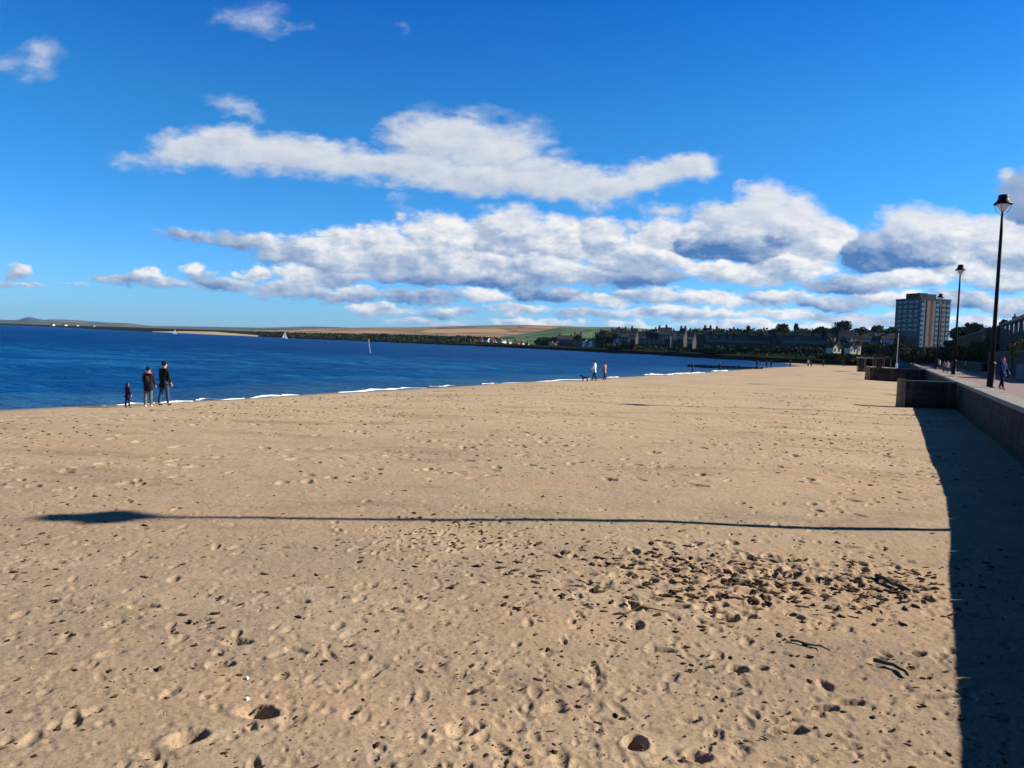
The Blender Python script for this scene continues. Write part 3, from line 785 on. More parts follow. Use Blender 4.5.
def tree_meshes(seed, h, w, kind):
    rr = random.Random(seed)
    tk = MB(); tk.tube([(0, 0, -1.5), (0, 0, h * .2), (rr.uniform(-.2, .2), 0, h * .45), (rr.uniform(-.3, .3), .1, h * .8)], [h * .035, h * .028, h * .02, h * .006], 7)
    lobes = []
    if kind == 'round':
        for k in range(9):
            a = rr.uniform(0, 2 * pi); q = rr.uniform(0, .62)
            lobes.append(((cos(a) * w * .5 * q, sin(a) * w * .5 * q, h * rr.uniform(.48, .80)), (w * rr.uniform(.18, .30), w * rr.uniform(.18, .30), h * rr.uniform(.11, .19))))
    elif kind == 'flat':
        for k in range(8):
            a = rr.uniform(0, 2 * pi); q = rr.uniform(.1, .75)
            lobes.append(((cos(a) * w * .5 * q, sin(a) * w * .5 * q, h * rr.uniform(.66, .86)), (w * rr.uniform(.18, .26), w * rr.uniform(.18, .26), h * rr.uniform(.08, .12))))
    else:
        for k in range(7):
            lobes.append(((rr.uniform(-.06, .06) * w, rr.uniform(-.06, .06) * w, h * (.25 + .11 * k)), (w * .5 * (1 - k / 8), w * .5 * (1 - k / 8), h * .10)))
    for c, r in lobes:
        tk.tube([(0, 0, h * .35), (c[0] * .6, c[1] * .6, (h * .4 + c[2]) / 2 + .1), c], [h * .014, h * .009, h * .004], 5)
    cr = MB(); crown(cr, lobes, 2600, h * .028, rr)
    return tk, cr
PROT = []
for seed, kind, lf in ((1, 'round', LEAFD), (2, 'round', LEAFD), (3, 'flat', LEAFD), (4, 'cone', LEAFD), (5, 'round', LEAFM)):
    tk, cr = tree_meshes(seed, 10, 9 if kind != 'cone' else 5, kind)
    PROT.append((tk.mesh('trunk', BARK), cr.mesh('crown', lf)))
def tree(px, ytop, Y, wpx, kind, label, group=None, zb=3.0, name='tree'):
    top = aty(px, ytop, Y); h = top.z - zb
    sx_ = (wpx * 1.35 * Y / F) / (9.0 if kind != 3 else 5.0)
    t = thing(name, label, 'tree', (top.x, Y, zb), random.uniform(0, 6.28), group)
    for nm, me in zip(('trunk', 'crown'), PROT[kind]):
        o = bpy.data.objects.new(nm, me); COL.objects.link(o); o.parent = t
        o.scale = (sx_, sx_, h / 10.0)
    return t
RG = 'dark trees on the skyline of the town'
for (px, yt, Y, w, kind, lab) in [
    (783, 321.6, 420, 13, 0, 'tall round dark tree above the long dark terrace, left of its paler end'), (771, 327, 420, 12, 1, 'lower dark tree just left of the tall round tree over the terrace'),
    (797, 324, 430, 10, 3, 'pointed dark tree right of the tall round tree over the terrace'), (808, 326.5, 430, 14, 1, 'dark tree in the dip of the skyline above the cream gabled houses'),
    (822, 325.5, 420, 14, 2, 'flat dark tree left of the biggest round crown on the skyline'), (843, 318.6, 400, 17, 0, 'biggest round dark crown on the skyline above the cream gables'),
    (833, 324, 405, 12, 1, 'dark tree against the left side of the biggest round crown'), (857, 324.5, 400, 15, 1, 'dark tree against the right side of the biggest round crown'),
    (878, 323.2, 380, 12, 0, 'round dark tree behind the long blue-white house'), (868, 328, 390, 11, 1, 'small dark tree at the left end of the blue-white house'),
    (891, 324.2, 370, 13, 1, 'dark tree directly left of the tower block'),
    (749, 326, 440, 9, 3, 'pointed dark tree above the left part of the long terrace'), (738, 330, 440, 12, 1, 'dark tree above the left end of the long terrace'), (760, 329.5, 440, 13, 2, 'flat topped dark tree over the middle of the long terrace'),
    (722, 330, 470, 11, 1, 'dark tree behind the white gable house by the bay'), (706, 328.8, 470, 11, 0, 'round dark tree left of the white gable house'), (692, 329.5, 480, 12, 1, 'dark tree over the grey terrace by the bay'),
    (664, 328.6, 480, 9, 1, 'dark tree between the two white ridge houses'), (676, 331, 480, 9, 0, 'small dark tree right of the second white ridge house'), (645, 329.8, 490, 11, 1, 'dark tree left of the white ridge houses'),
    (634, 332, 500, 10, 0, 'dark tree above the small pale gable at the head of the bay'), (622, 331.2, 500, 12, 1, 'dark round tree left of the small pale gable'), (605, 334.4, 500, 12, 2, 'broad dark tree right of the white cottages by the bay'),
    (579, 334, 520, 7, 1, 'small dark tree behind the brick house across the bay'),
    (961, 323.6, 210, 22, 1, 'dark tree right behind the tower block corner and second lamp'), (975, 320.4, 215, 20, 0, 'rounded dark tree between the second and first lamp posts'), (990, 323, 220, 20, 1, 'dark tree just left of the nearest lamp post'),
    (1006, 320.5, 190, 20, 3, 'pointed dark tree right of the nearest lamp post'), (950, 338, 205, 14, 1, 'low dark tree at the foot of the tower block')]:
    tree(px, yt, Y, w, kind, lab, RG)

def woodland():
    mb = MB(); rr = random.Random(9)
    def clump(px, yt, YY, zb):
        top = aty(px, yt, YY); h = max(1.2, top.z - zb) * .62; w = rr.uniform(2.2, 5.0) * YY / 500 + .6
        lob = [((top.x + rr.uniform(-w, w) * .5, YY + rr.uniform(-w, w) * .5, top.z - h * rr.uniform(.3, .8)), (w * .7, w * .7, h * .38)) for _ in range(3)]
        lob.append(((top.x, YY, top.z - h * .35), (w * .7, w * .7, h * .38)))
        lob.append(((top.x, YY, top.z - h), (w * .8, w * .8, h * .6)))
        crown(mb, lob, 80, w * .16, rr)
    # belts: (x0, x1, yTop0, yTop1, Y, density per px)
    for (x0, x1, y0, y1, Y, n, d) in [(262, 540, 333.0, 339.0, 1000, 420, 90), (540, 640, 337.5, 341, 560, 260, 30), (600, 720, 332, 332.5, 520, 380, 30), (690, 897, 329, 330.5, 440, 520, 40), (700, 830, 346, 349, 292, 260, 8), (826, 905, 341, 345, 300, 240, 20),
                                   (610, 705, 344, 349, 380, 240, 15), (120, 265, 329.5, 333.0, 2300, 160, 200), (330, 470, 334.2, 337.5, 900, 200, 60), (958, 1000, 331, 333, 260, 160, 30), (900, 958, 349, 347, 260, 160, 20), (985, 1090, 329, 332, 235, 160, 30), (905, 960, 350, 353, 165, 120, 15), (820, 905, 354, 357, 215, 120, 10)]:
        for k in range(n):
            t = rr.random(); px = x0 + (x1 - x0) * t; yt = y0 + (y1 - y0) * t + rr.uniform(-1.2, 2.6)
            clump(px, yt, Y + rr.uniform(-.5, .5) * d, 2.0)
    # gardens and trees right behind the shore line all round the bay
    fx = [p[0] for p in shore_far]; fy = [p[1] for p in shore_far]; fd = [p.y for p in FS]
    for k in range(1500):
        px = rr.uniform(262, 835); sy_ = float(np.interp(px, fx, fy)); Y = float(np.interp(px, fx, fd))
        big = float(np.interp(px, [262, 300, 440, 540, 600, 640, 720, 830], [2.4, 3.4, 5.5, 2.6, 4.5, 7, 9, 10]))
        q = rr.random()
        clump(px, sy_ - .6 - big * (.35 + .65 * q) * rr.uniform(.6, 1), Y * (1.02 + .10 * q), 1.0)
    tag(mb.build('woodland', LEAFD), 'dark belt of woods and shrubs along the far shore and through the town', 'woodland', kind='stuff')
woodland()

# ------------------------------------------------------------------ buildings
STONE_D = mat('dark_stone', (.042, .040, .040), .9, .25, .4)
STONE_M = mat('grey_stone', (.085, .080, .078), .9, .2, .4)
WHITE = mat('white_render', (.68, .67, .63), .85, .08, .4)
CREAM = mat('cream_render', (.60, .50, .36), .85, .1, .4)
BLUEW = mat('bluish_white_render', (.34, .36, .40), .85, .1, .3)
BRICK = mat('red_brick', (.30, .14, .09), .9, .2, 1.0)
SLATE = mat('slate_roof', (.030, .032, .036), .75, .3, .8)
TILE = mat('brown_tiles', (.12, .062, .040), .85, .3, .8)
PANE = glass('window_glass', (.03, .045, .06))
FRAME = mat('window_frame', (.55, .55, .55), .7, .05)
POT = mat('chimney_stone', (.14, .10, .08), .9, .2, 1.0)
def windows(t, w, d, h, nx, nz, ww=1.1, wh=1.5, side='front', x0=None, x1=None, zb=1.0, fm=FRAME):
    x0 = -w / 2 if x0 is None else x0; x1 = w / 2 if x1 is None else x1
    for iz in range(nz):
        for ix in range(nx):
            cx = x0 + (x1 - x0) * (ix + .5) / nx; cz = zb + (h - zb) * (iz + .42) / nz
            mb = MB(); pn = MB()
            if side == 'front':
                mb.box(cx - ww / 2, cx + ww / 2, -d / 2 - .06, -d / 2 + .1, cz, cz + wh)
                pn.box(cx - ww / 2 + .1, cx + ww / 2 - .1, -d / 2 - .075, -d / 2 - .05, cz + .1, cz + wh - .1)
            else:
                sg = -1 if side == 'left' else 1
                xa, xb = sorted((sg * w / 2 + sg * .06, sg * w / 2 - sg * .1)); ya, yb = sorted((sg * w / 2 + sg * .05, sg * w / 2 + sg * .075))
                mb.box(xa, xb, cx - ww / 2, cx + ww / 2, cz, cz + wh)
                pn.box(ya, yb, cx - ww / 2 + .1, cx + ww / 2 - .1, cz + .1, cz + wh - .1)
            o = mb.build('window', fm, t); pn.build('pane', PANE, o)
TOWN = []
def house(px0, px1, yeave, ybase, Y, label, wall=WHITE, roof=SLATE, rtype='ridge', rise=.45, depth=9.0, rz=0.0, nwin=(2, 2), chim=2, name='house', cat='house', group=None, low=4.0):
    a, b = aty(px0, ybase, Y), aty(px1, ybase, Y); e = aty((px0 + px1) / 2, yeave, Y)
    w = b.x - a.x; zb = a.z; h = max(2.0, e.z - zb)
    rz = rz - math.atan(((px0 + px1) / 2 - 512) / F); w *= cos(rz)
    if wall in (WHITE, CREAM):          # pale fronts turned to the afternoon sun
        rz += radians(46); w *= .80; depth = min(depth, w * .9)
    t = thing(name, label, cat, ((a.x + b.x) / 2, Y + depth / 2, zb), rz, group)
    low = max(low, zb - .5)
    m_ = MB(); m_.box(-w / 2, w / 2, -depth / 2, depth / 2, -low, h)
    r_ = MB(); ov = .35
    if rtype == 'ridge':           # ridge along x, slope seen from the water
        rh = depth * rise
        m_.add([(-w / 2, -depth / 2, h), (-w / 2, depth / 2, h), (-w / 2, 0, h + rh)], [(0, 1, 2)]); m_.add([(w / 2, -depth / 2, h), (w / 2, depth / 2, h), (w / 2, 0, h + rh)], [(0, 2, 1)])
        for sg in (-1, 1):
            r_.hexa([(-w / 2 - ov, sg * (depth / 2 + ov), h - ov * rise * 2), (w / 2 + ov, sg * (depth / 2 + ov), h - ov * rise * 2), (w / 2 + ov, 0, h + rh), (-w / 2 - ov, 0, h + rh)],
                    [(-w / 2 - ov, sg * (depth / 2 + ov), h - ov * rise * 2 + .22), (w / 2 + ov, sg * (depth / 2 + ov), h - ov * rise * 2 + .22), (w / 2 + ov, 0, h + rh + .22), (-w / 2 - ov, 0, h + rh + .22)])
    elif rtype == 'gable':         # gable end towards the water
        rh = w * rise
        m_.add([(-w / 2, -depth / 2, h), (w / 2, -depth / 2, h), (0, -depth / 2, h + rh)], [(0, 1, 2)]); m_.add([(-w / 2, depth / 2, h), (w / 2, depth / 2, h), (0, depth / 2, h + rh)], [(0, 2, 1)])
        for sg in (-1, 1):
            r_.hexa([(sg * (w / 2 + ov), -depth / 2 - ov, h - ov * rise * 2), (sg * (w / 2 + ov), depth / 2 + ov, h - ov * rise * 2), (0, depth / 2 + ov, h + rh), (0, -depth / 2 - ov, h + rh)],
                    [(sg * (w / 2 + ov), -depth / 2 - ov, h - ov * rise * 2 + .25), (sg * (w / 2 + ov), depth / 2 + ov, h - ov * rise * 2 + .25), (0, depth / 2 + ov, h + rh + .25), (0, -depth / 2 - ov, h + rh + .25)])
    else:                          # flat roof with parapet
        rh = .5
        r_.box(-w / 2 - .15, w / 2 + .15, -depth / 2 - .15, depth / 2 + .15, h + .003, h + .45)
    m_.build('wall', wall, t)
    ro = r_.build('roof', roof, t)
    for k in range(chim):
        cx = (-w * .38 + k * w * .76 / max(1, chim - 1)) if rtype == 'ridge' else (0 if chim == 1 else (-.15 + .3 * k) * w)
        c = MB(); c.box(cx - .5, cx + .5, -.35, .35, h + rh * .4, h + rh + 1.3); c.lathe([(.14, 0), (.12, .5)], 8, (cx, 0, h + rh + 1.3)); c.build('chimney', POT, ro)
    windows(t, w, depth, h, nwin[0], nwin[1], min(1.1, w / nwin[0] * .45), 1.35)
    return t

# long dark terrace of flats at the corner of the bay
def flats(px0, px1, ytop, ybase, Y, label, wall, floors, bays, rz):
    a, b = aty(px0, ybase, Y), aty(px1, ybase, Y); e = aty((px0 + px1) / 2, ytop, Y)
    w = (b.x - a.x) / cos(rz); h = e.z - a.z; d = 12
    t = thing('apartment_block', label, 'apartment block', ((a.x + b.x) / 2, Y + d / 2, a.z), rz)
    m_ = MB(); m_.box(-w / 2, w / 2, -d / 2, d / 2, -4, h); m_.build('wall', wall, t)
    r_ = MB(); r_.box(-w / 2 - .3, w / 2 + .3, -d / 2 - .3, d / 2 + .3, h + .003, h + .5); ro = r_.build('roof', SLATE, t)
    for k in range(5):
        c = MB(); cx = -w * .42 + w * .21 * k; c.box(cx - .8, cx + .8, -1.2, 1.2, h + .5, h + 1.8); c.build('chimney', POT, ro)
    fh = h / floors
    for k in range(1, floors):
        bl = MB(); bl.box(-w / 2 + .5, w / 2 - .5, -d / 2 - 1.1, -d / 2 - .003, k * fh - .1, k * fh + .1); bl.box(-w / 2 + .5, w / 2 - .5, -d / 2 - 1.1, -d / 2 - 1.03, k * fh + .1, k * fh + 1.0)
        bl.build('balcony', mat('balcony_slab', (.13, .13, .14), .8, .1), t)
    windows(t, w, d, h, bays, floors, 2.0, 1.5, zb=.3, fm=mat('dark_window_frame', (.12, .12, .12)))
    return t
flats(703, 778, 336.6, 360, 318, 'long dark block of flats with banded balconies at the corner of the bay', STONE_D, 4, 10, 0.0)
flats(779, 826, 337.2, 362, 300, 'shorter dark block of flats right of the long one, left of the cream gables', STONE_D, 4, 7, 0.0)
house(828, 842, 347, 358, 262, 'cream gabled house at the end of the flats, leftmost of the pale gables', CREAM, TILE, 'gable', .5, 10, 0, (2, 1), 1)
house(846, 857, 347, 358, 258, 'cream gabled house, middle one of the pale gables', CREAM, TILE, 'gable', .55, 10, 0, (2, 1), 1)
house(856, 861, 344, 356, 270, 'narrow cream gable end, rightmost of the pale gables', CREAM, SLATE, 'gable', .7, 10, 0, (1, 2), 0)
house(867, 898, 339, 349, 330, 'long blue-white house under a slate roof left of the tower block', BLUEW, SLATE, 'ridge', .28, 9, 0, (6, 1), 3)
house(843, 858, 338.5, 344, 345, 'small bluish house among trees under the biggest round crown', BLUEW, SLATE, 'ridge', .4, 9, 0, (3, 1), 1)
house(723, 729, 339, 345, 400, 'white gable house standing above the dark shore by the flats', WHITE, SLATE, 'gable', .75, 9, 0, (1, 1), 1)
house(652, 660, 331.6, 336, 470, 'larger white house up on the wooded ridge, left of the pair', WHITE, SLATE, 'gable', .35, 9, 0, (2, 1), 1)
house(666, 673, 333.2, 336.5, 468, 'smaller white house up on the wooded ridge, right of the pair', WHITE, SLATE, 'ridge', .22, 8, 0, (2, 1), 1)
house(716, 722, 331.2, 334, 480, 'tiny pale house on the ridge above the white gable', CREAM, SLATE, 'ridge', .25, 8, 0, (2, 1), 0)
house(738, 745, 332.8, 336, 460, 'pale house on the ridge above the left end of the flats', CREAM, SLATE, 'ridge', .25, 8, 0, (2, 1), 1)
house(639, 676, 339, 346, 430, 'grey stone terrace by the shore under the white ridge houses', STONE_M, SLATE, 'ridge', .4, 9, 0, (8, 2), 5, 'terrace', 'terrace')
house(679, 702, 339.5, 347, 415, 'dark stone terrace by the shore left of the white gable house', STONE_D, SLATE, 'ridge', .4, 9, 0, (6, 2), 4, 'terrace', 'terrace')
house(614, 623, 341.6, 345, 470, 'small pale gabled boathouse at the head of the bay', BLUEW, SLATE, 'gable', .5, 9, 0, (2, 1), 0)
house(574, 582, 338.6, 344.5, 520, 'red brick house left of the white cottages across the bay', BRICK, TILE, 'ridge', .35, 9, 0, (3, 2), 2)
house(582.5, 588, 340.6, 344.6, 515, 'left white cottage next to the red brick house across the bay', WHITE, SLATE, 'gable', .35, 8, 0, (2, 1), 1)
house(589.5, 595.5, 341, 344.6, 512, 'right white cottage across the bay, a dark gap from its neighbour', WHITE, SLATE, 'ridge', .12, 8, 0, (2, 1), 1)
house(558, 573, 339.4, 344, 540, 'grey house with many windows left of the red brick house', STONE_M, SLATE, 'ridge', .3, 9, 0, (5, 1), 2)
house(484.5, 491, 339.6, 343.8, 760, 'bright white harbour building across the water below the brown fields', WHITE, TILE, 'gable', .4, 14, 0, (2, 1), 0)
house(496, 506, 340.2, 342.6, 800, 'long low pale shed right of the bright white harbour building', CREAM, SLATE, 'flat', .3, 12, 0, (4, 1), 0, 'shed', 'shed')
house(512, 523, 344.6, 346.6, 600, 'low white shed at the water edge left of the green hill', WHITE, SLATE, 'flat', .3, 10, 0, (4, 1), 0, 'shed', 'shed')
house(541, 548, 343.5, 346.5, 560, 'pale cottage at the water edge under the green hill', CREAM, TILE, 'ridge', .3, 8, 0, (3, 1), 1)
house(549, 560, 345, 348, 520, 'long cream cottage by the water below the grey house', CREAM, SLATE, 'ridge', .25, 8, 0, (4, 1), 2)
house(474, 479, 341.8, 344.2, 780, 'small cream cottage left of the white harbour building', CREAM, TILE, 'ridge', .3, 8, 0, (2, 1), 0)
house(306, 314, 334.6, 336.6, 1050, 'small white farmhouse on the distant shore right of the sail boat', WHITE, SLATE, 'ridge', .2, 10, 0, (3, 1), 0)
# far white villages under the left hills
for (px, y, w, lab) in [(52, 323.9, 4, 'white speck of a house far across the firth, leftmost one'), (64, 324.4, 5, 'white far house below the rounded hilltop'), (76, 324.8, 4, 'white far house below the pale slope'), (93, 325.4, 3, 'pale far house right of the pale slope'), (104, 326.2, 4, 'white far house left of the far strand')]:
    house(px - w / 2, px + w / 2, y + .2, y + 1.0, 2600, lab, CREAM, SLATE, 'ridge', .12, 12, 0, (2, 1), 0, group='white houses far across the water')

# the crowded rows of the town behind the end of the beach, too far off to tell one from the next
rr_ = random.Random(21)
for k in range(40):
    px = 606 + 290 * (k + rr_.uniform(-.3, .3)) / 40; w = rr_.uniform(5.5, 10)
    Yh = float(np.interp(px, [600, 700, 760, 900], [450, 345, 330, 300])) * rr_.choice((1.0, 1.12, 1.28))
    hz = 342.9 + .0367 * (px - 512); e = hz - rr_.uniform(9, 15)
    house(px - w / 2, px + w / 2, e, e + 7, Yh, 'dark stone house with slate roof in the crowded rows behind the far beach', rr_.choice((STONE_D, STONE_D, mat('dark_brick', (.045, .030, .026)))), SLATE, rr_.choice(('ridge', 'ridge', 'gable')), rr_.uniform(.35, .5), 8, rr_.uniform(-.25, .05), (3, 2), rr_.choice((1, 2)), group='dark houses of the town behind the beach')
for k in range(14):
    px = 470 + 92 * (k + rr_.uniform(-.35, .35)) / 14; w = rr_.uniform(2.5, 5)
    Yh = float(np.interp(px, [470, 520, 562], [600, 530, 480])) * rr_.uniform(1, 1.15); sy_ = float(np.interp(px, [470, 520, 562], [346, 348.3, 350.4]))
    e = sy_ - rr_.uniform(3.2, 6.5)
    house(px - w / 2, px + w / 2, e, e + 2.2, Yh, 'small pale house of the settlement by the water across the bay', rr_.choice((WHITE, CREAM, CREAM, STONE_M, BRICK)), rr_.choice((SLATE, TILE)), rr_.choice(('ridge', 'gable')), .3, 8, rr_.uniform(-.3, .3), (2, 1), 1, group='pale houses across the bay')

# tower block
def tower():
    Y = 440; a = aty(899, 352, Y); b = aty(952, 352, Y); top = aty(918, 299.5, Y)
    cx = (a.x + b.x) / 2; zb = 4.0; h = top.z - zb
    tot = b.x - a.x; al = radians(28)           # rotation: right face broad, left face narrow
    wr = tot * .60 / cos(al); wl = tot * .30 / sin(al)
    t = thing('tower_block', 'tall grey and tan tower block of flats behind the promenade', 'tower block', (cx + 2, Y + 10, zb), radians(15))
    GR = mat('tower_grey', (.125, .122, .118), .85, .15, .3); TAN = mat('tower_tan', (.27, .205, .15), .85, .12, .3); BLU = mat('tower_panel', (.20, .24, .28), .7, .15, .4); REDP = mat('tower_red', (.13, .072, .052), .8, .1, .3)
    m_ = MB(); m_.box(-wr / 2, wr / 2, -wl / 2, wl / 2, -6, h); m_.build('wall', GR, t)
    p = MB(); p.box(-wr / 2 - .2, wr / 2 + .2, -wl / 2 - .2, wl / 2 + .2, h + .003, h + .9); p.build('roof', STONE_M, t)
    c = MB(); c.box(-wr * .38, -wr * .12, -wl * .3, wl * .25, h + .9, h + 4.0); c.build('lift_house', STONE_D, t)
    c = MB(); c.box(-wr * .118, wr * .18, -wl * .3, wl * .25, h + .9, h + 3.6); c.build('lift_house', STONE_M, t)
    # vertical bays of the right face
    fl = 12; fh = h / fl
    bays = [(-.49, -.36, BLU), (-.30, -.20, TAN), (-.20, -.10, REDP), (-.10, -.02, TAN), (.00, .17, BLU), (.20, .33, TAN), (.36, .49, BLU)]
    for (u0_, u1_, mm) in bays:
        q = MB(); q.box(u0_ * wr, u1_ * wr, -wl / 2 - .35, -wl / 2 - .003, 5, h - .4); q.build('facade_panel', mm, t)
    for k in range(1, fl):
        for (u0_, u1_) in ((-.47, -.38), (.02, .15), (.215, .315), (.375, .475)):
            q = MB(); q.box(u0_ * wr, u1_ * wr, -wl / 2 - .42, -wl / 2 - .353, k * fh + .9, k * fh + 2.2); o = q.build('window', mat('grey_window_frame', (.22, .23, .24)), t)
            g_ = MB(); g_.box(u0_ * wr + .15, u1_ * wr - .15, -wl / 2 - .45, -wl / 2 - .423, k * fh + 1.05, k * fh + 2.05); g_.build('pane', PANE, o)
        for v0 in (-.40, -.18, .04, .26):
            q = MB(); q.box(-wr / 2 - .06, -wr / 2 - .003, v0 * wl, (v0 + .13) * wl, k * fh + .9, k * fh + 2.2); o = q.build('window', FRAME, t)
            g_ = MB(); g_.box(-wr / 2 - .09, -wr / 2 - .063, v0 * wl + .12, (v0 + .13) * wl - .12, k * fh + 1.05, k * fh + 2.05); g_.build('pane', PANE, o)
    q = MB()
    for k in range(fl): q.box(-wr / 2 - .04, wr / 2 + .04, -wl / 2 - .04, wl / 2 + .04, k * fh - .12, k * fh + .12)
    q.build('floor_band', STONE_M, t)
tower()
# buildings along the promenade on the right
def prom_house(y0, y1, off, h, label, wall, roof, rise, nwin, chim, name, cat, depth=10.0):
    """a building in the row along the back of the promenade, its front to the sea"""
    d = Vector((WS, 1, 0)).normalized(); inl = Vector((d.y, -d.x, 0)); ym = (y0 + y1) / 2
    w = (y1 - y0) / d.y; c = Vector((xwall(ym) + off, ym, 0)) + inl * depth / 2
    t = thing(name, label, cat, (c.x, c.y, PROM), math.atan2(-d.y, -d.x) - radians(0) + 0.0)
    t.rotation_euler.z = math.atan2(inl.y, inl.x) - pi / 2
    m_ = MB(); m_.box(-w / 2, w / 2, -depth / 2, depth / 2, -2, h); rh = depth * rise
    m_.add([(-w / 2, -depth / 2, h), (-w / 2, depth / 2, h), (-w / 2, 0, h + rh)], [(0, 1, 2)]); m_.add([(w / 2, -depth / 2, h), (w / 2, depth / 2, h), (w / 2, 0, h + rh)], [(0, 2, 1)])
    m_.build('wall', wall, t)
    r_ = MB(); ov = .35
    for sg in (-1, 1):
        r_.hexa([(-w / 2 - ov, sg * (depth / 2 + ov), h - ov * rise * 2), (w / 2 + ov, sg * (depth / 2 + ov), h - ov * rise * 2), (w / 2 + ov, 0, h + rh), (-w / 2 - ov, 0, h + rh)],
                [(-w / 2 - ov, sg * (depth / 2 + ov), h - ov * rise * 2 + .22), (w / 2 + ov, sg * (depth / 2 + ov), h - ov * rise * 2 + .22), (w / 2 + ov, 0, h + rh + .22), (-w / 2 - ov, 0, h + rh + .22)])
    ro = r_.build('roof', roof, t)
    for k in range(chim):
        cx = -w * .40 + k * w * .80 / max(1, chim - 1)
        c = MB(); c.box(cx - .5, cx + .5, -.35, .35, h + rh * .4, h + rh + 1.3); c.lathe([(.14, 0), (.12, .5)], 8, (cx, 0, h + rh + 1.3)); c.build('chimney', POT, ro)
    windows(t, w, depth, h, nwin[0], nwin[1], 1.2, 1.6, fm=mat('dark_window_frame', (.12, .12, .12)))
    return t
prom_house(137, 200, 12, 6.6, 'long low dark pavilion behind the promenade, left of the nearest lamp', STONE_D, mat('lead_roof', (.10, .10, .10), .8, .2, .5), .16, (12, 2), 2, 'pavilion', 'building')
prom_house(106, 133, 14, 7.4, 'grey stone terrace rising behind the hedge right of the nearest lamp', STONE_D, SLATE, .28, (6, 2), 3, 'terrace', 'terrace')
prom_house(92, 104, 15, 7.6, 'brown stone house cut by the right edge of the picture', mat('brown_stone', (.20, .13, .08), .9, .2, .5), SLATE, .3, (4, 2), 2, 'house', 'house')
house(905, 945, 352, 366, 190, 'low blue-fronted cafe at the foot of the tower block', mat('blue_paint', (.07, .13, .22), .7, .2, .6), SLATE, 'flat', .2, 8, 0, (6, 1), 0, 'cafe', 'building')
# house beyond the right edge whose shade falls across the promenade
hb = house(1130, 1230, 330, 390, 56, 'two storey brick house on the promenade beyond the right edge', BRICK, SLATE, 'ridge', .35, 9, 0, (3, 2), 2)

# hedge and garden wall at the back of the promenade
PD = Vector((WS, 1, 0)).normalized(); PROT_Z = math.atan2(-PD.x, PD.y) + pi / 2       # local x runs along the promenade
def hedge(y0, y1, off, z0, z1, label, lf, n, leaf=.16):
    ym = (y0 + y1) / 2; w = (y1 - y0) / PD.y; hh = z1 - z0
    rr = random.Random(int(y0)); mb = MB(); N = max(3, int(w / 2.2))
    lob = [((w * (k + .5) / N - w / 2 + rr.uniform(-.2, .2), rr.uniform(-.3, .3), hh * rr.uniform(.4, .62)), (w / N * .8 + .2, .9, hh * rr.uniform(.38, .62))) for k in range(N)]
    crown(mb, lob, n, leaf, rr)
    t = thing('hedge', label, 'hedge', (xwall(ym) + off, ym, z0), PROT_Z)
    mb.build('foliage', lf, t)
    s = MB()
    for c, r in lob: s.tube([(c[0], 0, -1.6), (c[0] + .1, 0, hh * .4)], [.06, .03], 6)
    s.build('stem', BARK, t)
hedge(60, 84, 9.0, 3.7, 5.2, 'olive green hedge on top of the garden wall right of the nearest lamp', LEAFM, 6000)
hedge(71.5, 74, 8.3, 3.6, 5.1, 'yellow autumn bush in front of the hedge beside the nearest lamp', LEAFY, 900)
hedge(96, 128, 8.6, 1.9, 5.6, 'tall dark hedge in front of the pavilion at the back of the promenade', LEAFD, 6000, .2)
hedge(132, 190, 7.5, 1.7, 5.0, 'lower dark hedge farther along the promenade towards the tower block', LEAFD, 7000, .22)
def garden_wall(y0, y1, off, h, label, mm):
    t = thing('garden_wall', label, 'wall', (xwall(y0) + off, y0, PROM - .06), PROT_Z); w = (y1 - y0) / PD.y
    q = MB(); q.box(0, w, -.35, 0, -.3, h); q.build('wall', mm, t)
    c = MB(); c.box(-.05, w + .05, -.40, .05, h + .003, h + .12); c.build('coping', STONE_M, t)
    q = MB(); q.box(w * .55, w * .55 + 1.3, .002, .06, 0, min(h - .3, 2.1)); q.build('door', mat('dark_door', (.03, .028, .03)), t)
    return t
garden_wall(50, 95, 7.6, 2.3, 'high dark garden wall under the hedge at the back of the promenade', STONE_D)
garden_wall(96, 240, 7.0, 1.0, 'low dark garden wall in front of the pavilion at the back of the promenade', STONE_D)
def railing(px0, px1, ytop, ybot, Y, label, mm, n):
    a, b = aty(px0, ybot, Y), aty(px1, ybot, Y); h = aty(px0, ytop, Y).z - a.z
    t = thing('railing', label, 'railing', (a.x, Y, a.z)); w = b.x - a.x
    r_ = MB(); r_.box(0, w, -.03, .03, h - .06, h); r_.box(0, w, -.03, .03, .12, .18); r_.build('rail', mm, t)
    for k in range(n):
        q = MB(); x = w * k / (n - 1); q.box(x - .02, x + .02, -.02, .02, -.1, h - .063); q.build('baluster', mm, t)
railing(1016.5, 1040, 364, 378.4, 62, 'pale painted railing on the promenade at the right edge of the picture', mat('pale_paint', (.42, .45, .46), .6, .1), 22)
railing(920, 931, 365.8, 369.6, 98, 'low pale railing where the sea wall bends beyond the far spur', mat('pale_paint', (.42, .45, .46), .6, .1), 12)

